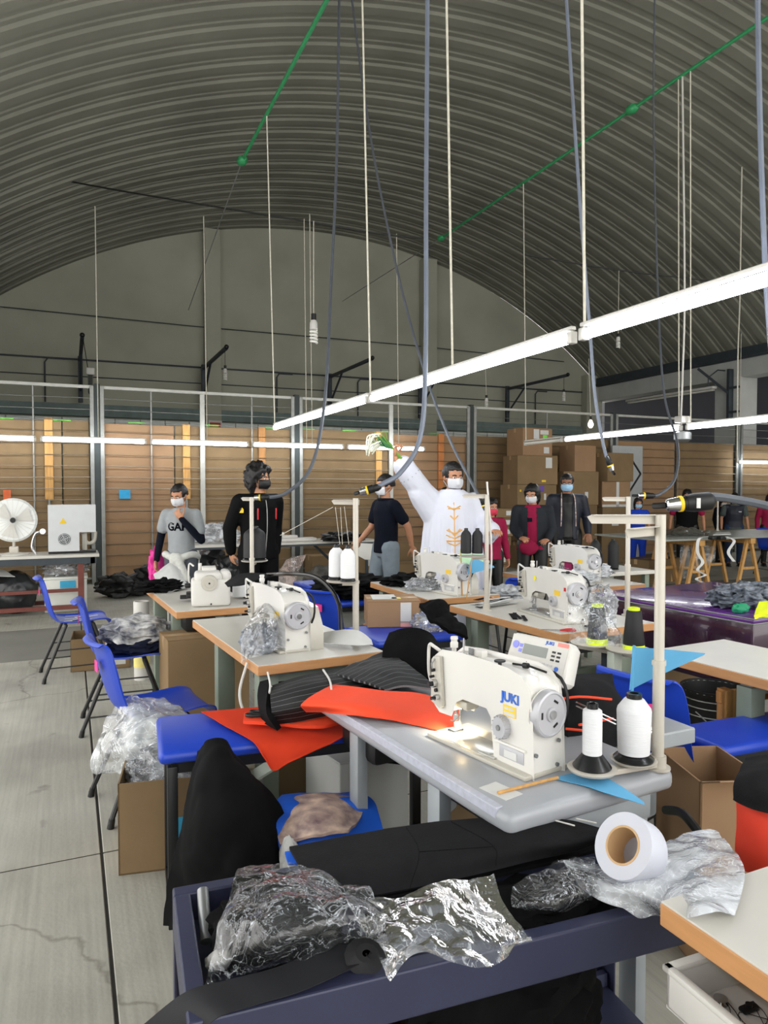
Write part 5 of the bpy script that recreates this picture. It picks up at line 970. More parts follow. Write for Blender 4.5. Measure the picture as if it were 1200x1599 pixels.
n = B().sheet([[PZ(492, 992, .765), PZ(520, 985, .82), PZ(556, 985, .83), PZ(580, 1000, .78)], [PZ(500, 1003, .765), PZ(530, 1006, .79), PZ(560, 1008, .79), PZ(582, 1008, .768)]], 20, 10, .003, .004, 9, 3).build('white_cover', 'paper'); tag(n, 'white cloth cover behind the belt guard on the left row table', 'cloth')
n = thing('pedal_box', 'grey pressed metal knee tray under the orange cloth', 'tray', D(408, 1205, 3.0)); B().box((0, 0, 0), (.16, .1, .012), bev=.003, rot=Matrix.Rotation(R(-25), 3, 'Y')).build('tray', 'sage_light', n); B().tube([(.07, 0, .0), (.1, 0, .05), (.11, 0, .1)], .006, 6).build('link', 'steelgrey', n); B().tube([(0, 0, 0), (0, 0, -n.location.z)], .01, 6).build('support', 'steelgrey', n)
n = thing('sewing_threads', 'thin threads fanning from the guide arm above the two fat white cones', 'thread', D(520, 792, 3.32)); o = n.location.copy()
for a, b in (((520, 792, 3.32), (438, 836, 3.7)), ((524, 792, 3.32), (531, 850, 3.4)), ((532, 792, 3.32), (535, 850, 3.4)), ((538, 791, 3.32), (545, 850, 3.38))): B().tube([D(*a)-o, D(*b)-o], .0013, 4).build('thread_strand', 'cord', n)
# paper strips on D, E
def strips(label, t, x0, y0, n_, mats, sx=.3, sy=.025, spread=.18, rz0=80):
    r = thing('paper_strips', label, 'paper strips', tp(t, x0, y0, .762))
    for k in range(n_):
        m = T(random.uniform(-spread, spread)*.5, random.uniform(-spread, spread), .0022*k) @ rotz(R(rz0+random.uniform(-12, 12)))
        B().box((0, 0, .001), (sx*random.uniform(.6, 1.1), sy*random.uniform(.7, 1.5), .0016), m).build('strip', mats[k % len(mats)], r, smooth=False)
    return r
strips('fan of white and black cut strips at the far end of the middle row table', tD, .25, .90, 16, ['paper', 'paper', 'fab_charcoal'], .26, .03, .10, 20)
strips('black strips lying near the front of the middle row table', tD, .12, .45, 4, ['fab_charcoal'], .22, .02, .06, 60)
strips('black and white strips along the right row table', tE, .22, .90, 14, ['fab_charcoal', 'fab_charcoal', 'paper'], .3, .025, .12, 70)
n = B().box((0, 0, .004), (.12, .05, .008), bev=.001).build('black_pad', 'fab_charcoal'); n.location = tp(tD, .30, .06, .762); n.rotation_euler.z = R(5); tag(n, 'black flat piece at the front corner of the middle row table', 'cloth')
sh('clear_bag', 'crinkled clear bag wrapped round the cone with neon ends', 'plastic bag', [[D(890, 945, 2.95), D(930, 935, 2.9), D(965, 948, 2.95)], [D(884, 975, 2.9), D(930, 970, 2.78), D(972, 985, 2.9)], [D(886, 1005, 2.9), D(932, 1006, 2.78), D(978, 1012, 2.95)]], FM, 36, 36, 0, .018, 12, 9, 1)
n = B().blob((0, 0, .09), (.11, .09, .11), 4, .3, 4, 19).build('clear_bag', film('film_lite3', .3)); n.location = tp(tD, .42, .16, .765); tag(n, 'crumpled clear bag between the middle row machine and the wrapped cone', 'plastic bag')
n = B().blob((0, 0, .04), (.13, .10, .06), 4, .4, 4, 21, flat=0).build('film_bundle', M('film_grey', '#9a9da0', .3, var=.5, scale=30, col2='#dcdfe2')); n.location = tp(tE, .22, .28, .762); tag(n, 'grey crinkled packet in front of the machine with the maroon swatch', 'packet')
n = B().blob((0, 0, .04), (.24, .16, .08), 4, .35, 4, 22, flat=0).build('plastic_wrap', FW); n.location = tp(tE, .46, .55, .762); tag(n, 'white plastic wrap at the back of the right row table', 'plastic film')
n = B().blob((0, 0, .035), (.12, .12, .05), 4, .4, 4, 23, flat=0).build('clear_bag', film('film_g', .3)); n.location = tp(tC, .17, .42, .762); tag(n, 'small clear bag on the table before the priest', 'plastic bag')
n = B().blob((0, 0, .03), (.2, .13, .05), 4, .5, 4, 24, flat=0).build('black_cloth', 'fab_black'); n.location = tp(tC, .2, .72, .762); tag(n, 'black cloth strip lying on the table before the priest', 'cloth')
n = B().blob((0, 0, .10), (.34, .22, .10), 4, .4, 4, 26, flat=0).build('black_cloth', 'fab_black'); n.location = tp(tC, .0, 1.4, .58); tag(n, 'black plastic heap behind the table before the priest', 'cloth'); n.location.z = .58
bench('table hidden below the black plastic heap behind the walking man', tp(tC, -.3, 1.2, 0), R(0), .7, .5, .575)
n = B().blob((0, 0, .03), (.17, .13, .06), 4, .4, 4, 27, flat=0).build('grey_bag', M('film_grey2', '#6f7174', .25, var=.6, scale=22, col2='#c5c8ca')); n.location = tp(tC, .70, .10, .715); tag(n, 'grey plastic packet at the near right of the table before the priest', 'packet')
B().b2((-.2, -.13, 0), (.2, .13, .018), .004).build('x', 'laminate', None); q_ = bpy.data.objects['x']; q_.name = 'shelf_board'; q_.location = tp(tC, .70, .10, .697); tag(q_, 'board extension under the grey plastic packet', 'board')
sh('black_garment', 'black garment in torn film hanging off the carton table', 'garment', [[D(655, 945, 4.1), D(680, 948, 4.1), D(690, 955, 4.1)], [D(672, 965, 4.0), D(700, 966, 4.0), D(722, 975, 4.0)], [D(690, 985, 3.95), D(715, 992, 3.95), D(728, 1000, 3.95)]], 'fab_black', 30, 30, .03, .03, 9, 5, .6)
n = B().blob((0, 0, .05), (.12, .1, .07), 4, .3, 4, 28, flat=0).build('clear_bag', FM); n.location = (*PZ(672, 985, .62).xy, .622); tag(n, 'small clear bag right of the closed carton', 'plastic bag')
# ================================================================== purple wrapped table
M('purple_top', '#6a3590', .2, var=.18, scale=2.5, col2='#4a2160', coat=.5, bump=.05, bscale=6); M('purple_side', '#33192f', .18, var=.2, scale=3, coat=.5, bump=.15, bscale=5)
pt = thing('wrapped_table', 'large table wrapped in shiny dark purple plastic', 'table', (3.38, 2.69, 0), R(4))
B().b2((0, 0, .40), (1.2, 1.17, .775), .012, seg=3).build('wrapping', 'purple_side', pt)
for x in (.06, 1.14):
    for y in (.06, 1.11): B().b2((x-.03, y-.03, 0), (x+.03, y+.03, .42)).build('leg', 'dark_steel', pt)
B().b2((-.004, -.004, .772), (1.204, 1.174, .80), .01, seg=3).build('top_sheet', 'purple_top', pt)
for z in (.772, .80): B().tube([(-.006, 1.17, z), (-.006, -.006, z), (1.2, -.006, z)], .004, 6).build('edge_seam', 'galv', pt)
n = sh('clear_bag', 'heap of clear plastic bags on the purple table', 'plastic bag', [[D(1115, 925, 4.6), D(1150, 905, 4.5), D(1180, 915, 4.5)], [D(1118, 940, 4.4), D(1155, 925, 4.3), D(1200, 930, 4.4)], [D(1120, 948, 4.25), D(1160, 950, 4.2), D(1210, 950, 4.3)]], FW, 36, 36, 0, .03, 8, 5, 1)
n = B().blob((0, 0, .05), (.25, .16, .08), 4, .4, 5, 41, flat=0).build('black_packets', 'scrap_dark'); n.location = (*PZ(1165, 945, .80).xy, .802); tag(n, 'black and clear packets at the front of the purple table', 'packet')
n = B().blob((0, 0, .025), (.06, .03, .03), 3, .3, 4, 2, flat=0).build('green_scrap', M('scrap_green', '#1e9668', .6)); n.location = (*PZ(1157, 957, .80).xy, .802); tag(n, 'small green scrap on the purple table', 'cloth')
n = sh('neon_vest', 'neon yellow cloth lying on the near corner of the purple table', 'cloth', [[D(1178, 962, 3.7), D(1190, 958, 3.7), D(1215, 960, 3.7)], [D(1182, 950, 3.78), D(1195, 948, 3.78), D(1215, 940, 3.8)], [D(1186, 940, 3.85), D(1200, 938, 3.85), D(1215, 932, 3.85)]], M('neon_cloth', '#e4f01e', .7, var=.05), 14, 14, .02, .01, 10, 3)
# ================================================================== right side: bucket, crate, orange-black garment
bk = thing('bucket', 'black plastic bucket with thin wire hoops', 'bucket', (*PD(1120, 765, 3.78).xy, 0)); bk.scale = (1.12, 1.12, 1.12); B().lathe([(.0, .0), (.115, 0), (.145, .40), (.15, .40), (.15, .38), (.146, .37), (.138, .38), (.11, .012), (.0, .012)], 36).build('bucket_body', 'black', bk)
for z in (.39, .355, .32, .28): B().tube([((.148-(.4-z)*.07)*math.cos(a), (.148-(.4-z)*.07)*math.sin(a), z) for a in [i*math.pi/14 for i in range(29)]], .003, 5).build('hoop', 'galv', bk)
B().tube([(-.14, -.02, .30), (-.10, -.12, .24), (0, -.16, .31), (.1, -.12, .33), (.14, -.02, .33)], .003, 6, 6).build('handle', 'galv', bk)
n = B().b2((-.11, -.002, -.06), (.11, .002, .06)).build('pink_card', M('pale_pink', '#d9b9a8', .7)); n.location = D(1123, 1055, 4.3); n.rotation_euler.z = -YAW; tn = n; text('Com', .09, 'ink', n, 'print', frame((.03, -.003, -.01), (1, 0, 0), (0, 0, 1))); tag(n, 'pale pinkish card with handwriting above the black bucket', 'card'); n.location.z = .455
pl = thing('wooden_pallet', 'upright pine pallet behind the leg of the right edge table', 'pallet', (*PD(1138, 765, 2.95).xy, .0), R(-10))
for k in range(4): B().b2((k*.12, 0, .12), (k*.12+.08, .02, .66), .002, seg=1).build('slat', 'pine', pl, smooth=False)
for z in (.12, .34, .6): B().b2((-.01, .02, z), (.5, .045, z+.05), .002, seg=1).build('cross_slat', 'pine_dark' if z > .3 else 'pine', pl, smooth=False)
B().b2((.0, .0, .0), (.04, .05, .66)).build('side_post', 'pine_dark', pl, smooth=False); B().b2((.44, .0, .0), (.48, .05, .66)).build('side_post', 'pine', pl, smooth=False)
og = thing('garment_pile', 'black garment folded over an orange one at the right edge', 'garment', (*PZ(1195, 1330, .36).xy, .30))
addto(og, 'orange_garment', [[D(1160, 1240, 1.75), D(1185, 1236, 1.72), D(1215, 1232, 1.72)], [D(1166, 1290, 1.72), D(1190, 1290, 1.68), D(1220, 1290, 1.68)], [D(1162, 1352, 1.72), D(1190, 1358, 1.68), D(1220, 1350, 1.68)]], 'fab_red', 16, 24, .03, .008, 8, 3, .6)
addto(og, 'black_garment', [[D(1170, 1195, 1.82), D(1190, 1192, 1.8), D(1220, 1188, 1.8)], [D(1158, 1225, 1.7), D(1185, 1220, 1.66), D(1220, 1215, 1.66)], [D(1154, 1250, 1.69), D(1185, 1262, 1.65), D(1220, 1272, 1.65)]], 'fab_charcoal', 16, 20, .02, .006, 8, 4)
n = B().b2((-.14, -.2, 0), (.16, .2, .30), .01).build('garment_stand', 'card'); n.location = (*PZ(1215, 1330, .36).xy, 0); tag(n, 'carton holding up the orange and black garments', 'box')
# dark stuff between nearest machine and the grey table end
gr_ = thing('garment_roll', 'charcoal garments with orange piping piled behind the nearest machine', 'garment', tp(tJ, .60, .35, .765))
addto(gr_, 'charcoal_roll', [[D(862, 1072, 2.35), D(900, 1062, 2.4), D(955, 1060, 2.45)], [D(868, 1090, 2.2), D(905, 1080, 2.2), D(958, 1082, 2.35)], [D(880, 1130, 2.15), D(920, 1120, 2.2), D(980, 1120, 2.3)], [D(880, 1180, 2.15), D(930, 1175, 2.15), D(975, 1160, 2.25)]], 'fab_charcoal', 26, 26, .02, .008, 7, 5, .4)
inv = gr_.matrix_basis.inverted()
for a in (((862, 1094, 2.1), (905, 1088, 2.1), (955, 1092, 2.2)), ((884, 1138, 2.08), (905, 1140, 2.08), (920, 1142, 2.1)), ((905, 1132, 2.1), (930, 1127, 2.15), (958, 1122, 2.2))):
    B().tube([inv @ D(*p) for p in a], .004, 6, 4).build('orange_piping', 'fab_orange', gr_)
for a in (((900, 1096, 2.12), (930, 1110, 2.1), (962, 1125, 2.1)), ((900, 1102, 2.11), (930, 1116, 2.09), (962, 1131, 2.09))): B().tube([inv @ D(*p) for p in a], .0025, 6, 4).build('steel_rod', 'chrome', gr_)
n = B().b2((-.02, -.001, -.018), (.02, .001, .018)).build('magenta_label', 'magenta'); n.location = D(1015, 1107, 2.5); n.rotation_euler.z = -YAW; n.parent = None; tag(n, 'magenta sticker on the back of the chair behind the stand pole', 'label')
n = B().blob((0, 0, .01), (.02, .012, .012), 3, .4, 4, 3).build('small_hook', 'chrome'); n.location = PZ(1016, 1148, .77); tag(n, 'small metal foot lying on the grey table end', 'machine part')
n = B().tube([D(1040, 1265, 2.2), D(1062, 1268, 2.1), D(1080, 1285, 2.0), D(1096, 1310, 1.95), D(1098, 1335, 1.95)], .013, 8, 6).build('black_hose', 'black'); tag(n, 'thick black hose curving below the right end of the nearest table', 'hose')
# ================================================================== trestle table at the back right
M('slab', '#8f938c', .4, var=.08, scale=3)
big = thing('cutting_table', 'long thin grey cutting board on pine trestles at the back right', 'table', (7.75, 7.6, 0)); B().b2((0, 0, .765), (5.0, 1.5, .79), .003).build('board', 'slab', big, smooth=False)
def trestle(label, x, y):
    t = thing('trestle', label, 'trestle', (x, y, 0), 0, 'pine trestles under the cutting board')
    for yy in (0, .6):
        for s in (-1, 1): B().tube([(s*.03, yy, .76), (s*.24, yy, .0)], .032, 4).build('leg', 'pine', t)
        B().b2((-.12, yy-.015, .28), (.12, yy+.015, .32)).build('brace', 'pine', t, smooth=False)
    B().b2((-.05, -.08, .68), (.05, .68, .763), .004).build('top_beam', 'pine', t, smooth=False)
trestle('leftmost pine trestle, behind the thin white stand', 8.75, 8.1); trestle('middle pine trestle with a white ribbon hanging before it', 8.38, 7.72) if False else trestle('middle pine trestle with a white ribbon hanging before it', 8.55, 7.72-.0) if False else None
trestle('middle pine trestle with a white ribbon hanging before it', 8.45, 7.66); trestle('right pine trestle under the vest woman', 9.55, 7.70)
def ribbon(label, pts, wd=.045):
    c = [Vector(p) for p in pts]; rt = RD(1, 0, 0)
    n = B().sheet([[p-rt*wd/2, p+rt*wd/2] for p in c], 3, len(c)*6, .002).build('white_ribbon', 'paper'); return tag(n, label, 'ribbon', 'white ribbons hanging off the cutting board')
ribbon('longer white ribbon zigzagging off the cutting board', [D(1105, 838, 10.0), D(1092, 842, 9.9), D(1090, 862, 9.9), D(1098, 878, 9.9), D(1090, 890, 9.85), D(1102, 898, 9.9), D(1088, 904, 9.85), D(1100, 911, 9.9), D(1090, 916, 9.85)])
ribbon('shorter white ribbon hanging right of the longer one', [D(1135, 838, 10.2), D(1147, 845, 10.1), D(1138, 862, 10.1), D(1147, 877, 10.1)])
sh('clear_bag', 'grey see-through bag hanging under the cutting board', 'plastic bag', [[D(1065, 850, 10.6), D(1120, 850, 10.6)], [D(1062, 880, 10.5), D(1116, 875, 10.5)], [D(1068, 905, 10.6), D(1098, 895, 10.6)]], FM, 24, 24, 0, .06, 4, 5, 1)
sh('clear_bag', 'flat crinkled film lying on the cutting board before the maroon shirt', 'plastic film', [[D(1035, 832, 11.2), D(1075, 820, 11.5), D(1110, 830, 11.4)], [D(1030, 838, 10.6), D(1075, 834, 10.8), D(1105, 838, 10.8)]], FW, 30, 20, 0, .05, 4, 2, 1)
carton('low brown carton on the floor below the cutting board', (8.8, 8.9, 0), (.9, .5, .38), R(10), 'card_dark')
n = B().sheet([[D(1118, 833, 11.2), D(1140, 831, 11.2)], [D(1114, 836, 10.7), D(1142, 835, 10.7)]], 6, 6, .01).build('white_cloth', 'paper'); tag(n, 'white folded cloth on the cutting board', 'cloth')
for k, (px, lab) in enumerate(((1114, 'left black block at the edge of the cutting board'), (1127, 'right black block at the edge of the cutting board'))):
    n = B().box((0, 0, .02), (.11, .08, .05), bev=.004).build('black_block', 'black'); n.location = (*PZ(px, 842, .79).xy, .79); tag(n, lab, 'block')
st2 = thing('work_table', 'second pale work table beyond the cutting board at the right edge', 'table', (12.2, 8.2, 0)); B().b2((0, 0, .66), (2, .8, .69), .004).build('tabletop', 'slab', st2, smooth=False)
for x in (.06, 1.9):
    for y in (.06, .74): B().b2((x-.03, y-.03, 0), (x+.03, y+.03, .66)).build('leg', 'galv', st2, smooth=False)
stand('thin white thread stand rising behind the cutting board', (*PD(1122, 765, 12.4).xy, .79), .60, [], [])
chair('blue chair half hidden under the right end of the cutting board', (11.3, 8.6, 0), R(160))
# ================================================================== hanging cables with industrial plugs
def plug(parent, p, d, s=1.0, ring=True):
    m = Vector(d).normalized().to_track_quat('Z', 'Y').to_matrix().to_4x4(); m = T(p) @ m @ Matrix.Diagonal((s, s, s, 1))
    B().lathe([(.010, 0), (.022, .004), (.026, .012), (.027, .05), (.024, .052), (.024, .075), (.018, .09), (.012, .1)], 22, m).build('plug_body', 'black', parent)
    if ring: B().lathe([(.0275, -.0), (.0285, .0), (.0285, .012), (.0275, .012), (.02, .006), (.0275, 0)], 22, m).build('yellow_ring', 'yellow', parent)
    B().lathe([(.012, -.045), (.021, -.04), (.024, -.02), (.0265, .0), (.01, .0)], 20, m).build('socket_shell', 'chrome', parent)
    B().tube([m @ Vector((.02, 0, .095)), m @ Vector((.03, 0, .08)), m @ Vector((.026, 0, .065))], .003, 6, 3).build('clamp', 'steelgrey', parent)
    B().tube([m @ Vector((0, 0, -.045)), m @ Vector((.01, 0, -.06)), m @ Vector((.035, 0, -.075))], .009, 6, 3).build('elbow', 'black', parent)
def cable(label, pts, r, mat='cable', pl=None, group='hanging power cables'):
    pts = [Vector(p) for p in pts]; zt = ZC+math.sqrt(RV**2-(pts[0].x-XC)**2)-.02
    if pts[0].z < zt-.3: pts = [Vector((pts[0].x, pts[0].y, zt)), Vector((pts[0].x, pts[0].y, (zt+pts[0].z)/2))]+pts
    t = thing('power_cable', label, 'cable', pts[-1]); o = t.location.copy(); tag(t, group=group)
    B().tube([Vector(p)-o for p in pts], r, 7, 8).build('cable', mat, t)
    if pl is not None: plug(t, (0, 0, 0), pl, .8)
    return t
cable('thick grey cable plugged over the fat white cones', [D(668, -60, 4.2), D(668, 0, 4.2), D(666, 300, 4.0), D(665, 560, 3.8), D(657, 680, 3.7), D(628, 735, 3.65), D(595, 757, 3.6), D(572, 766, 3.6)], .013, 'cable_blue', RD(.9, 0, .25))
cable('black cable plugged on the thread stand in front of the black jacket', [D(531, -60, 7), D(530, 0, 7), D(526, 250, 6.5), D(517, 450, 6), D(508, 620, 5.4), D(488, 725, 5.1), D(450, 768, 5.0), D(418, 777, 5.0), D(405, 777, 5.0)], .013, 'cable', RD(1, 0, .05))
cable('cable sloping behind the lit tube row to the square stand', [D(548, -60, 8), D(550, 0, 8), D(580, 220, 7.5), D(620, 420, 7), D(660, 570, 6.4), D(700, 680, 6), D(735, 750, 5.6), D(757, 790, 5.3)], .012, 'cable', RD(-.3, 0, 1))
cable('grey cable ending in the dangling plug before the sign board', [D(884, -60, 5), D(885, 0, 5), D(905, 300, 5), D(922, 520, 5), D(930, 620, 5), D(944, 700, 5), D(954, 728, 5)], .012, 'cable_blue', RD(-.35, 0, 1))
cable('dark cable from the far green knot to the thin white stand', [D(1021, 172, 8.4), D(1026, 400, 8), D(1036, 600, 7), D(1058, 690, 6.4), D(1055, 745, 5.4), D(1030, 772, 4.9), D(1005, 774, 4.7)], .011, 'cable', RD(1, 0, 0))
cable('pale blue cable hanging at the right picture edge', [D(1186, -60, 3.2), D(1184, 0, 3.2), D(1188, 200, 3.2), D(1196, 420, 3.2), D(1206, 560, 3.2), D(1214, 640, 3.1)], .012, 'cable_blue')
cable('thin grey cord at the right behind the near tube row', [D(1156, 470, 13), D(1153, 560, 12.6), D(1152, 722, 12.1)], .012, 'cord')
hp_ = D(1060, 787, 2.02); cable('heavy grey cable with the big plug resting on the nearest thread stand', [D(1330, 830, 2.0), D(1260, 808, 2.0), D(1200, 790, 2.02), D(1150, 780, 2.03), D(1108, 776, 2.03), hp_], .012, 'cable', RD(1, .0, .10))
plg = bpy.data.objects['power_cable.007']
B().lathe([(.023, .02), (.027, .045), (.026, .09), (.016, .1)], 24, RD(1, .0, .10).normalized().to_track_quat('Z', 'Y').to_matrix().to_4x4()).build('plug_shell', 'black', plg)
B().box(RD(.045, -.028, .003), (.010, .004, .028), rot=-YAW).build('plug_label', 'paper', plg)
# ================================================================== people
M('skin_a', '#b5805f', .55, var=.06, scale=20); M('skin_b', '#8d5f47', .55, var=.06, scale=20); M('skin_c', '#c08d6c', .55, var=.06, scale=20)
M('hair_black', '#100d0c', .5, var=.3, scale=50, bump=.5, bscale=60); M('eye_white', '#e6e0da', .3, var=0); M('eye_dark', '#1c120d', .2, var=0)
M('mask_white', '#d0d1d4', .7, var=.02); M('mask_blue', '#9cc6e4', .7, var=.03); M('mask_red', '#d23a52', .7, var=.03); M('mask_purple', '#7a5bb8', .7, var=.03)
M('robe', '#cfd1dc', .75, var=.02, scale=6); M('tee_grey', '#94989a', .85, var=.04, scale=20); M('navy', '#0b0f1c', .85, var=.12); M('jeans', '#7d888f', .85, var=.10, scale=12); M('jeans_blue', '#2b3a55', .85, var=.1); M('trouser_grey', '#54585f', .85, var=.08); M('jacket_black', '#060607', .8, var=.2)
M('cardigan', '#2a2d32', .85, var=.08); M('maroon_shirt', '#8f1c40', .8, var=.06); M('royal', '#1f3fae', .8, var=.06); M('vest_navy', '#0e1324', .6, var=.1); M('sleeve_grey', '#4a5350', .85, var=.08); M('gold', '#d9a860', .5, .1, var=.08); M('shoe', '#1a1a1c', .5, var=.1)
def V(*a): return Vector(a)
def limb(b, pts, rad, n=12):
    """tapered limb; rad entries r or (rx, ry)"""
    b.bm.verts.ensure_lookup_table(); pts = [V(*p) for p in pts]
    for i in range(len(pts)-1):
        ra = rad[i] if not isinstance(rad[i], tuple) else max(rad[i]); rb = rad[i+1] if not isinstance(rad[i+1], tuple) else max(rad[i+1])
        b.cyl(pts[i], pts[i+1], ra, rb, n)
    for p, r in zip(pts, rad):
        b.ball(p, r if not isinstance(r, tuple) else max(r), 2)
def rings(b, spec, n=20):
    """elliptical trunk: (x, y, z, rx, ry)"""
    b.loft([[V(x+rx*math.cos(a), y+ry*math.sin(a), z) for a in [2*math.pi*i/n for i in range(n)]] for x, y, z, rx, ry in spec])
def hand(side, wrist, dirv, palm, curl=.5, s=1.0, spread=.12):
    """palm plus five separate fingers; dirv = along the hand, palm = palm normal"""
    b = B(); w_ = V(*wrist); d = V(*dirv).normalized(); pn = V(*palm); pn = (pn-d*pn.dot(d)).normalized(); sd = d.cross(pn).normalized()*side
    b.ball(w_+d*.045*s, (.040*s, .018*s, .046*s), 3, rot=Matrix((sd, pn, d)).transposed()); limb(b, [w_-d*.03, w_+d*.012*s], [.026*s, .023*s])
    for k, (off, ln) in enumerate(((-.029, .062), (-.010, .072), (.010, .068), (.028, .052))):
        p = w_+d*.078*s+sd*off*s; dr = (d+sd*off*spread*20).normalized(); pts = [p-dr*.02*s]; a = 0
        pts.append(p)
        for j, f in enumerate((.45, .32, .23)):
            a += curl*(.75 if j == 0 else 1.0); q_ = (dr*math.cos(a)+pn*math.sin(a)); pts.append(pts[-1]+q_*ln*f*s)
        limb(b, pts, [.0095*s, .0092*s, .0085*s, .0078*s, .007*s], 8)
    tb = w_+d*.02*s-sd*.026*s; td = (d*.6-sd*.7+pn*.45*min(1, .3+curl)).normalized()
    limb(b, [tb, tb+td*.034*s, tb+td*.034*s+(td*.7+d*.5+pn*curl*.5).normalized()*.030*s, tb+td*.034*s+(td*.7+d*.5+pn*curl*.5).normalized()*.054*s], [.013*s, .0115*s, .010*s, .008*s], 8)
    return remesh(b, .0045*s, 2)
ARM = lambda s, r: [(.055, .047)[0], .046, .040, .036, .027]
def person(label, loc, rz, H=1.70, skin='skin_a', L=None, R_=None, head=(0, 0, 0), hair='short', mask='mask_white', torso='navy', sleeve=None, long_sleeve=False, legs='trouser_grey', build=1.0,
           step=.0, lean=0.0, jacket=None, kind='top', bottom=None, brows=True, sit=False, hcurl=.5, vest=False, robe=False, fem=False):
    t = thing('person', label, 'person', loc, rz); s = H/1.70; t.scale = (s, s, s)
    w_ = build; sh_ = .175*w_; ly = lean
    def chest(z): return ly*max(0, (z-.95))/.5
    # -------- joints
    hip = {1: V(.09*w_, 0, .90), -1: V(-.09*w_, 0, .90)}
    if sit: knee = {k: V(k*.12, .38, .50) for k in (1, -1)}; ank = {k: V(k*.12, .36, .09) for k in (1, -1)}
    else: knee = {1: V(.10*w_, .03+step*.5, .49), -1: V(-.10*w_, .03-step*.35, .49)}; ank = {1: V(.105*w_, step-.01, .09), -1: V(-.105*w_, -step-.03, .11 if step else .09)}
    shl = {k: V(k*sh_, chest(1.37), 1.37) for k in (1, -1)}
    hnd = {}
    for k, a in ((1, R_), (-1, L)):
        if a is None: a = dict(e=(k*(.235*w_), -.02+ly, 1.12), w=(k*.25*w_, .06+ly, .87), d=(0, .15, -1), p=(-k, 0, 0))
        hnd[k] = {q: V(*a[q]) for q in ('e', 'w', 'd', 'p')}; hnd[k]['c'] = a.get('c', hcurl)
    hb_ = V(0, chest(1.5), 1.56); hr = Matrix.Rotation(R(head[2]), 3, 'Z') @ Matrix.Rotation(R(head[0]), 3, 'X') @ Matrix.Rotation(R(head[1]), 3, 'Y'); hc = V(0, chest(1.5)+.0, 1.465)
    def hp(x, y, z): return hc+hr @ V(x, y, z)  # head space: origin at neck top, head centre .115 above
    # -------- body: one continuous skin
    b = B(); rings(b, [(0, 0, .84, .12*w_, .085), (0, 0, .92, .15*w_, .10), (0, 0+chest(1.02), 1.02, .13*w_, .09), (0, chest(1.12), 1.12, .125*w_, .09), (0, chest(1.28), 1.28, .15*w_, .10), (0, chest(1.38), 1.38, .145*w_, .085), (0, chest(1.43), 1.43, .08, .06)])
    limb(b, [(0, chest(1.40), 1.40), hc+V(0, 0, .02)], [.056, .050]); limb(b, [shl[-1]+V(.03, 0, 0), shl[1]-V(.03, 0, 0)], [.052, .052])
    for k in (1, -1):
        h_ = hnd[k]; limb(b, [shl[k], shl[k]*.5+h_['e']*.5, h_['e'], h_['e']*.6+h_['w']*.4, h_['w']], [.050, .044, .036, .036, .024])
        limb(b, [hip[k], hip[k]*.5+knee[k]*.5, knee[k], knee[k]*.6+ank[k]*.4, ank[k]], [.085, .074, .055, .053, .036]); limb(b, [ank[k], ank[k]+V(0, .12, -.05)], [.038, .03])
    # head
    b.ball(hp(0, .0, .130), (.074, .092, .095), 3, rot=hr); b.ball(hp(0, .028, .075), (.057, .062, .075), 3, rot=hr); b.ball(hp(0, .055, .032), (.033, .03, .024), 2, rot=hr)
    limb(b, [hp(0, .088, .118), hp(0, .105, .083)], [.009, .014]); limb(b, [hp(-.035, .080, .126), hp(.035, .080, .126)], [.010, .010])
    for k in (1, -1):
        b.ball(hp(k*.077, -.005, .105), (.010, .018, .030), 2, rot=hr)
    nb = remesh(b, .0095, 4, .4)
    for k in (1, -1):
        h_ = hnd[k]; hd_ = hand(-k, h_['w'], h_['d'], h_['p'], h_['c']); me = bpy.data.meshes.new('h'); hd_.bm.to_mesh(me); hd_.bm.free(); nb.bm.from_mesh(me); bpy.data.meshes.remove(me)
    body = nb.build('body', skin, t, fix=False, ang=80)
    # eyes, brows
    for k in (1, -1):
        e = B().ball(hp(k*.031, .0835, .112), (.0145, .008, .0075), 2, rot=hr).build('eye', 'eye_white', t); B().ball(hp(k*.031, .0905, .112), (.0062, .0035, .0062), 2, rot=hr).build('iris', 'eye_dark', e)
        B().tube([hp(k*.014, .094, .130), hp(k*.032, .095, .136), hp(k*.050, .084, .131)], .0042, 6, 3).build('eyebrow', 'hair_black', t)
    B().tube([hp(-.02, .095, .058), hp(0, .10, .056), hp(.02, .095, .058)], .004, 6, 3).build('mouth', M('lips', '#8a4a40', .5), t) if not mask else None
    # -------- hair
    b = B(); g = bmesh.ops.create_icosphere(b.bm, subdivisions=4, radius=1)
    big = {'short': .007, 'curly': .030, 'long': .012, 'bob': .022}[hair]
    for v in g['verts']:
        u = v.co.copy(); n3 = noise.fractal(u*(5 if hair == 'curly' else 3.5)+V(len(label), 0, 0), 1, 2, 3)
        r = V(u.x*(.083+big), u.y*(.101+big)-.004, u.z*(.104+big)); r *= 1+n3*(.24 if hair == 'curly' else .04 if hair == 'short' else .10)
        face = u.y > (.30 if hair == 'short' else .12) and u.z < (.36 if hair == 'short' else .46-.3*abs(u.x)) and abs(u.x) < .82
        if face: r *= .72
        low = u.z < -.15
        if hair == 'short' and u.z < -.30: r *= .72
        if hair in ('long', 'bob', 'curly') and low and not face:
            dz = {'long': .20, 'bob': .085, 'curly': .06}[hair]; r.z -= dz*(-u.z-.15); r.x *= 1.05
            if u.y > .15: r *= .8
        if hair == 'short' and abs(u.x) > .75 and u.z < .0: r.x *= .90
        v.co = hp(0, -.004, .135)+hr @ r
    b.build('hair', 'hair_black', t, ang=80)
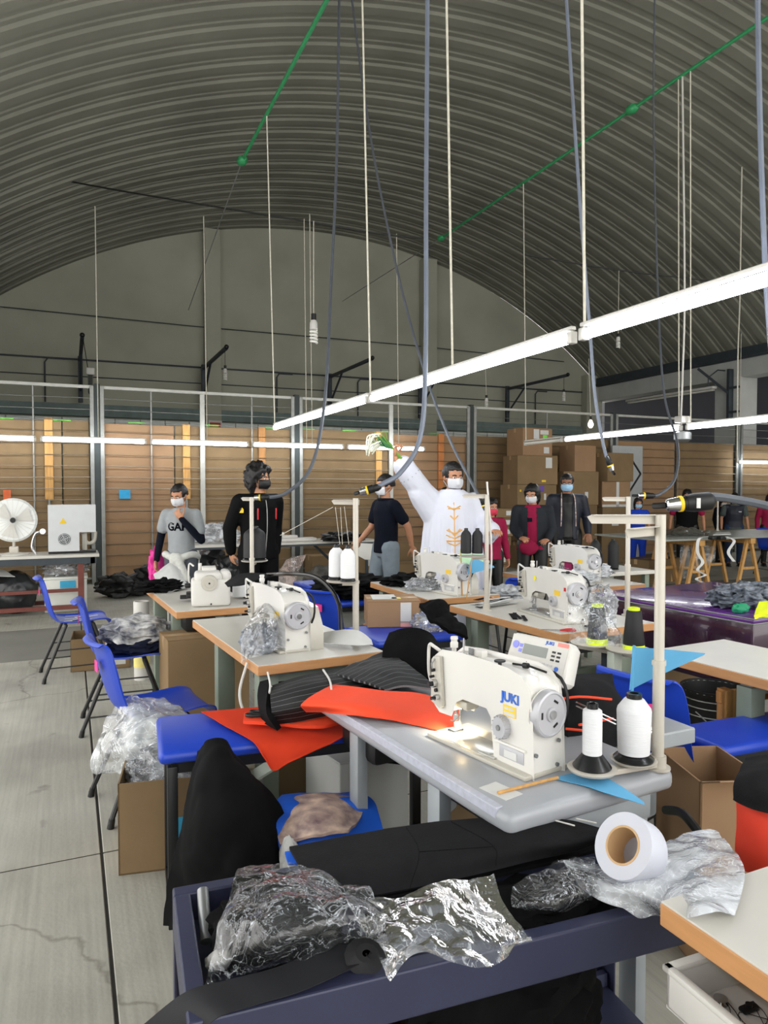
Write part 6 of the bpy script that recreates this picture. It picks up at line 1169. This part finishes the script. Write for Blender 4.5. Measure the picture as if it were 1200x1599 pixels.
    # -------- mask
    if mask:
        rows = []
        for z, f in ((.104, .9), (.092, 1.0), (.075, 1.03), (.055, 1.0), (.036, .92), (.022, .8)):
            row_ = []
            for a in (-72, -50, -25, 0, 25, 50, 72):
                ra = R(a); rx = .074*f; ry = .082*f+.012
                y = .018+ry*math.cos(ra)+(.014 if abs(a) < 10 and z > .05 else 0); row_.append(hp(rx*math.sin(ra)*1.03, y, z+(.008 if a == 0 and z > .1 else 0)))
            rows.append(row_)
        mk = B().sheet(rows, 18, 14, .003, .0015, 30, 2).build('face_mask', mask, t, ang=70)
        for k in (1, -1):
            for z in (.098, .035): B().tube([hp(k*.070, .04, z), hp(k*.083, -.012, (z+.105)/2+.01)], .0018, 4).build('ear_loop', mask, mk)
    # -------- clothes
    sl = sleeve or torso
    def top(name, mat, ex=.014, z0=.86, z1=1.445, sleeves=True, longs=long_sleeve, flare=0, smat=None):
        b = B(); e_ = ex
        sp = [(0, 0, z0, (.165+flare)*w_+e_*.6, .115+flare*.6+e_*.6), (0, chest(.95), .95, (.155+flare*.5)*w_+e_*.6, .112+e_*.6), (0, chest(1.05), 1.05, .145*w_+e_*.8, .105+e_*.7), (0, chest(1.2), 1.2, .155*w_+e_*.8, .108+e_*.8), (0, chest(1.32), 1.32, .168*w_+e_*.6, .112+e_*.8), (0, chest(1.40), 1.40, .145*w_+e_*.6, .085+e_*.6), (0, chest(1.44), z1, .075, .062)]
        if fem: sp[3] = (0, chest(1.2)+.01, 1.22, .150*w_+e_, .120+e_)
        rings(b, sp, 24); limb(b, [shl[-1]+V(.02, 0, 0), shl[1]-V(.02, 0, 0)], [.052+e_, .052+e_])
        for k in (1, -1):
            if not sleeves: continue
            h_ = hnd[k]; E = h_['e']; W = h_['w']
            if longs: limb(b, [shl[k], shl[k]*.5+E*.5, E, E*.5+W*.5, W*.93+E*.07], [.056+e_, .050+e_, .043+e_, .040+e_*.8, .031+e_*.8])
            else: limb(b, [shl[k], shl[k]*.35+E*.65], [.057+e_, .053+e_])
        nb = remesh(b, .011, 3, .5)
        for v in nb.bm.verts:  # soft creases
            p = v.co; v.co = p+V(p.x, p.y, 0).normalized()*(.006*noise.fractal(V(p.x*9, p.y*9, p.z*5), 1, 2, 2)) if (p.x or p.y) else p
        return nb.build(name, mat, t, ang=70)
    shirt = None
    if not robe:
        b = B()
        for k in (1, -1): limb(b, [hip[k]+V(0, 0, .02), hip[k]*.5+knee[k]*.5, knee[k], knee[k]*.5+ank[k]*.5, ank[k]+V(0, 0, .0)], [.107, .092, .072, .066, .058])
        rings(b, [(0, 0, .82, .13*w_, .10), (0, 0, .90, .165*w_, .115), (0, .0, 1.0, .145*w_, .105)]); remesh(b, .012, 3).build('trousers', legs, t, ang=70)
        for k in (1, -1):
            b = B(); a = ank[k]; b.ball(a+V(0, .055, -.045), (.046, .13, .042), 3); b.box(a+V(0, .055, -.078), (.085, .25, .022), bev=.01)
            b.build('shoe', 'shoe', t)
        shirt = top('shirt', torso, .012, longs=long_sleeve if not jacket else False, flare=.02 if fem else .0)
    if jacket:
        b = B(); e_ = .026
        jk_ = top('jacket', jacket, .019, z0=.84, z1=1.43, longs=not vest, sleeves=not vest, flare=.01)
        # open front: pull away the strip in front of the shirt
        if kind == 'open':
            bm = bmesh.new(); bm.from_mesh(jk_.data); dl = [f for f in bm.faces if abs(f.calc_center_median().x) < .055+.03*max(0, (1.25-f.calc_center_median().z)) and f.calc_center_median().y-chest(f.calc_center_median().z) > .02]
            bmesh.ops.delete(bm, geom=dl, context='FACES'); bm.to_mesh(jk_.data); bm.free()
        shirt2 = jk_
    else: shirt2 = shirt
    t['_'] = 0; del t['_']
    return t, shirt, shirt2, hp, hr, hnd
# ---- priest in white, arm raised with herbs (nearest of the people)
def face_cam(off=0): return R(180-23.9+off)
PR = dict(e=(.33, .06, 1.53), w=(.50, .10, 1.74), d=(.15, .1, 1), p=(-1, .4, 0), c=1.05)
PL = dict(e=(-.26, .02, 1.14), w=(-.29, .26, 1.12), d=(-.05, 1, .1), p=(0, 0, -1), c=.5)
loc = RD(.60, 6.25); pr_, _, _, hp, hr, hn = person('bearded man in a long white robe and white mask raising a bunch of herbs', loc, face_cam(8), 1.74, 'skin_a', L=PL, R_=PR, head=(-6, 0, 14), hair='short', mask='mask_white', robe=True, build=1.18)
b = B(); rings(b, [(0, 0, .06, .34, .27), (0, 0, .4, .31, .24), (0, .0, .75, .285, .215), (0, 0, 1.0, .26, .185), (0, 0, 1.2, .245, .165), (0, 0, 1.32, .235, .15), (0, 0, 1.40, .21, .125), (0, 0, 1.44, .14, .10), (0, 0, 1.475, .088, .08)], 28)
limb(b, [(.17, 0, 1.36), (.27, .03, 1.45), (.36, .06, 1.56), (.44, .085, 1.665)], [.10, .10, .098, .092]); limb(b, [(.15, 0, 1.22), (.31, .05, 1.44)], [.10, .09]); limb(b, [(-.19, 0, 1.36), (-.255, .01, 1.2), (-.27, .1, 1.13), (-.285, .2, 1.12)], [.09, .088, .088, .085]); limb(b, [(-.27, .06, 1.10), (-.28, .16, 1.06)], [.07, .06])
nb = remesh(b, .012, 4)
for v in nb.bm.verts:
    p = v.co; a = math.atan2(p.y, p.x)
    if p.z < 1.3 and abs(p.x) < .36: k = min(1, (1.3-p.z)/.5); v.co = p+V(p.x, p.y, 0).normalized()*k*(.013*math.sin(a*13+2*math.sin(p.z*2))+.008*math.sin(a*29+1))
    else: v.co = p+V(p.x, p.y, 0).normalized()*.006*noise.noise(p*14)
rb = nb.build('robe', 'robe', pr_, ang=80)
B().tube([(math.cos(a)*.080, math.sin(a)*.072+.004, 1.468-.014*math.sin(a)) for a in [i*math.pi/12 for i in range(25)]], .013, 8).build('black_collar', 'black', pr_)
emb = [((.0, 1.36), (.0, .72))]+[((0, z), (s*.055*k, z+.03)) for z, k in ((1.30, 1), (1.22, .6), (1.10, 1.2), (1.06, 1.3), (1.0, 1.2), (.9, .6), (.8, .4)) for s in (-1, 1)]+[((-.05, 1.31), (.05, 1.31)), ((0, 1.08), (.05, 1.14)), ((0, 1.08), (-.05, 1.14)), ((0, 1.04), (.07, 1.04)), ((0, 1.04), (-.07, 1.04))]
bvh = BVHTree.FromPolygons([v.co for v in rb.data.vertices], [list(p.vertices) for p in rb.data.polygons])
for a, b_ in emb:
    pts = []
    for k in range(9):
        x = a[0]+(b_[0]-a[0])*k/8+.02; z = a[1]+(b_[1]-a[1])*k/8; h_ = bvh.ray_cast(V(x, 1, z), V(0, -1, 0)); pts.append(h_[0]+V(0, .001, 0) if h_[0] else V(x, .2, z))
    B().tube(pts, .0045 if a[0] == b_[0] else .006, 5).build('gold_embroidery', 'gold', rb)
for k in range(14): # dotted cuff hem on the raised sleeve
    a = k*2*math.pi/14; cc = V(.385, .07, 1.59); ax = V(.7, .18, .85).normalized(); u = ax.orthogonal().normalized(); w2 = ax.cross(u); B().ball(cc+(u*math.cos(a)+w2*math.sin(a))*.099, .004, 1).build('hem_stitch', 'steelgrey', rb)
b = B(); b.ball(hp(0, .03, .055), (.062, .062, .055), 3, rot=hr).build('beard', 'hair_black', pr_)
hb = thing('herb_bunch', 'bunch of green stems with pale flowers held up by the priest', 'herbs', (0, 0, 0)); M('stem_green', '#6d9a3c', .7, var=.2, scale=20); M('petal', '#dfe0cf', .8, var=.1); M('leaf_dark', '#2f6b3a', .7, var=.2)
g0 = pr_.matrix_basis @ V(.525, .125, 1.80); hb.location = g0; dn = RD(.55, 0, -.75).normalized(); up_ = RD(-.75, -.1, .55).normalized()
for k in range(14):
    j = V(random.uniform(-1, 1), random.uniform(-1, 1), random.uniform(-1, 1))*.012
    B().tube([dn*.19+j*1.6, dn*.05+j*.5, j*.3, up_*.10+j*2.2, up_*.16+j*5], .0035, 5, 3).build('stem', 'stem_green', hb)
for k in range(20):
    j = V(random.uniform(-1, 1), random.uniform(-1, 1), random.uniform(-1, 1)); a = up_*.15+j*.045; B().tube([a, a+RD(-.05, 0, -.02)+j*.01, a+RD(-.085-.02*j.x, 0, -.10-.05*j.y)], .006, 5, 3).build('flower', 'petal', hb)
for k in range(6):
    j = V(random.uniform(-1, 1), random.uniform(-1, 1), random.uniform(-1, 1))*.02; B().sheet([[up_*.03+j, up_*.05+j+V(0, 0, .02)], [up_*.10+j*2, up_*.15+j*2+V(0, 0, .03)]], 4, 4, .001).build('leaf', 'leaf_dark', hb)
# ---- boy in grey T-shirt
t, sh1, sh2, hp, hr, hn = person('boy in a grey T-shirt and white mask holding his chin, sweater tied at his waist', RD(-2.0, 7.0), face_cam(-8), 1.56, 'skin_a', R_=dict(e=(.245, -.03, 1.14), w=(.27, .03, .88), d=(.05, .1, -1), p=(-1, 0, 0)), L=dict(e=(-.25, .06, 1.10), w=(-.08, .17, 1.33), d=(.5, .15, .8), p=(0, -1, .3), c=.9), head=(-16, 0, -10), hair='short', torso='tee_grey', legs='trouser_grey', build=.92)
b = B()
for k in (1, -1):
    h_ = hn[k]; limb(b, [h_['e']*.55+V(k*.16, 0, 1.395)*.45, h_['e'], h_['e']*.5+h_['w']*.5, h_['w']], [.047, .044, .040, .032])
remesh(b, .010, 3).build('navy_sleeves', 'navy', t)
text('GAP', .115, 'navy', t, 'chest_letters', frame((.0, .25, 1.24), (-1, 0, 0), (0, 0, 1)), bold=.004, project=sh1, pdir=(0, -1, 0))
b = B(); b.tube([(math.cos(a)*.175, math.sin(a)*.135, .93+.02*math.sin(a*3)) for a in [i*math.pi/12 for i in range(25)]], .038, 8); limb(b, [(.02, .15, .93), (.03, .165, .8), (.05, .16, .70)], [.045, .035, .04]); limb(b, [(-.02, .15, .93), (-.09, .16, .78), (-.13, .15, .70)], [.045, .04, .035]); remesh(b, .011, 2).build('tied_sweater', M('knit', '#c9cac4', .9, var=.08, scale=40), t)
# ---- small child in pink beside the boy (only hair-high cloth shows)
n = B().blob((0, 0, 0), (.075, .06, .20), 4, .3, 5, 4).build('pink_jacket', M('pink', '#e33a9c', .7, var=.1)); n.location = (*RD(-2.28, 7.1).xy, .72); tag(n, 'bright pink puffy garment hanging beside the boy', 'garment')
# ---- person in black jacket with curly hair, turned right
t, sh1, sh2, hp, hr, hn = person('person with curly dark hair, black mask and black zipped jacket looking right', RD(-1.17, 6.6), face_cam(42), 1.73, 'skin_c', R_=dict(e=(.24, -.10, 1.13), w=(.20, -.14, .90), d=(-.3, -.1, -1), p=(-1, 0, 0)), L=dict(e=(-.24, -.08, 1.12), w=(-.22, -.05, .88), d=(0, 0, -1), p=(1, 0, 0)), head=(-4, 0, 26), hair='curly', mask='black', torso='jacket_black', jacket='jacket_black', legs='jacket_black', build=1.08, long_sleeve=True)
B().tube([(0.01, .135, .9), (0.01, .165, 1.1), (.01, .165, 1.3), (.0, .12, 1.42)], .004, 6, 3).build('zip', 'galv', sh2)
B().prism([(-.025, .0), (.0, -.03), (.025, 0), (.025, .03), (-.025, .03)], .006, frame((.205, .045, 1.30), (-.6, 1, 0), (0, 0, 1)) @ Matrix.Rotation(R(-90), 4, 'X') @ Matrix.Rotation(R(180), 4, 'X')).build('shield_badge', 'yellow', sh2); B().ball((.212, .045, 1.305), (.006, .010, .015), 2).build('badge_mark', 'ink', sh2)
for x in (.10, -.09): B().box((x, .158, 1.26), (.014, .006, .10), bev=.002).build('red_flash', 'red', sh2)
# ---- walking man in dark polo seen from the side
t, sh1, sh2, hp, hr, hn = person('man in a dark polo shirt, white mask and pale jeans walking to the left', RD(.02, 7.45), face_cam(-62), 1.66, 'skin_a', R_=dict(e=(.22, .06, 1.13), w=(.20, .22, .98), d=(0, .6, -.8), p=(-1, 0, 0)), L=dict(e=(-.23, -.14, 1.15), w=(-.18, -.22, .93), d=(.2, -.5, -.8), p=(1, 0, 0)), head=(-4, 0, 0), hair='short', torso='navy', legs='jeans', build=1.05, step=.14)
B().tube([(math.cos(a)*.085, math.sin(a)*.075+.005, 1.435) for a in [i*math.pi/10 for i in range(21)]], .014, 7).build('collar', 'navy', t)
# ---- person with red mask behind the square stand
t, sh1, sh2, hp, hr, hn = person('person in dark red with a red mask peeking past the priest', RD(1.22, 8.1), face_cam(20), 1.40, 'skin_a', head=(-6, 0, 0), hair='long', mask='mask_red', torso='maroon_shirt', long_sleeve=True, legs='black', build=.95, fem=True)
# ---- woman in maroon with grey cardigan
t, sh1, sh2, hp, hr, hn = person('woman in a maroon shirt, grey cardigan and maroon waist bag looking down left', RD(1.78, 8.5), face_cam(-14), 1.56, 'skin_a', R_=dict(e=(.24, 0, 1.12), w=(.15, .19, 1.02), d=(-.5, .6, -.1), p=(0, -.5, -.6)), L=dict(e=(-.25, -.02, 1.12), w=(-.20, .17, 1.0), d=(.4, .8, -.1), p=(0, -.4, -.6)), head=(-14, 0, -16), hair='bob', torso='maroon_shirt', jacket='cardigan', kind='open', legs='black', build=1.12, fem=True)
B().blob((.04, .19, .90), (.12, .055, .10), 3, .1, 2, 2).build('waist_bag', 'maroon_shirt', t); B().box((.03, .165, 1.25), (.06, .006, .05), bev=.002).build('shirt_badge', 'navy', t)
# ---- man with blue mask, dark jacket, ribbon
t, sh1, sh2, hp, hr, hn = person('man in dark clothes with a light blue mask and a striped ribbon round his neck', RD(2.42, 9.4), face_cam(-6), 1.71, 'skin_b', R_=dict(e=(.24, -.02, 1.12), w=(.24, .04, .86), d=(0, .1, -1), p=(-1, 0, 0)), L=dict(e=(-.26, -.04, 1.12), w=(-.25, .16, .93), d=(0, .7, -.7), p=(0, -.5, -.7), c=.25), head=(-6, 0, -10), hair='short', mask='mask_blue', torso='black', jacket='vest_navy', kind='open', legs='black', build=1.08, long_sleeve=True)
for k in (1, -1): B().tube([(k*.07, .02, 1.45), (k*.085, .11, 1.38), (k*.09, .16, 1.2), (k*.095, .16, 1.02)], .010, 6, 3, flat=.4).build('neck_ribbon', 'print_pink', t)
# ---- people behind the cutting board
def behind(label, px, Yw, H, **k):
    p = PY(px, 765, Yw); return person(label, (p.x, p.y, 0), math.atan2(-p.x, p.y)+math.pi+R(k.pop('off', 0)), H, **k)
behind('woman in a royal blue overall and light blue mask behind the cutting board', 997, 9.75, 1.36, off=10, skin='skin_a', hair='long', mask='mask_blue', torso='royal', legs='royal', fem=True, head=(-10, 0, 10))
behind('person in a maroon shirt with black bib, face hidden by the big plug', 1074, 9.9, 1.50, skin='skin_a', hair='bob', torso='maroon_shirt', jacket='jacket_black', kind='x', vest=True, legs='black', build=1.35, head=(-10, 0, 0))
t, sh1, sh2, hp, hr, hn = behind('woman in a navy padded vest with purple mask behind the cutting board', 1148, 9.95, 1.44, off=14, skin='skin_a', hair='long', mask='mask_purple', torso='sleeve_grey', long_sleeve=True, jacket='vest_navy', vest=True, legs='jeans_blue', build=1.15, head=(-18, 0, -10), fem=True)
B().box((-.08, .165, 1.27), (.06, .005, .018)).build('vest_logo', 'paper', sh2)
behind('dark haired person leaning beside the navy vest woman', 1128, 10.6, 1.36, off=50, skin='skin_c', hair='bob', torso='navy', long_sleeve=True, legs='black', head=(-20, 0, 0))
behind('person in red at the right picture edge with a light blue mask', 1203, 9.7, 1.42, off=15, skin='skin_a', hair='long', mask='mask_blue', torso='maroon_shirt', long_sleeve=True, legs='black', head=(-12, 0, 20), fem=True, build=1.1)
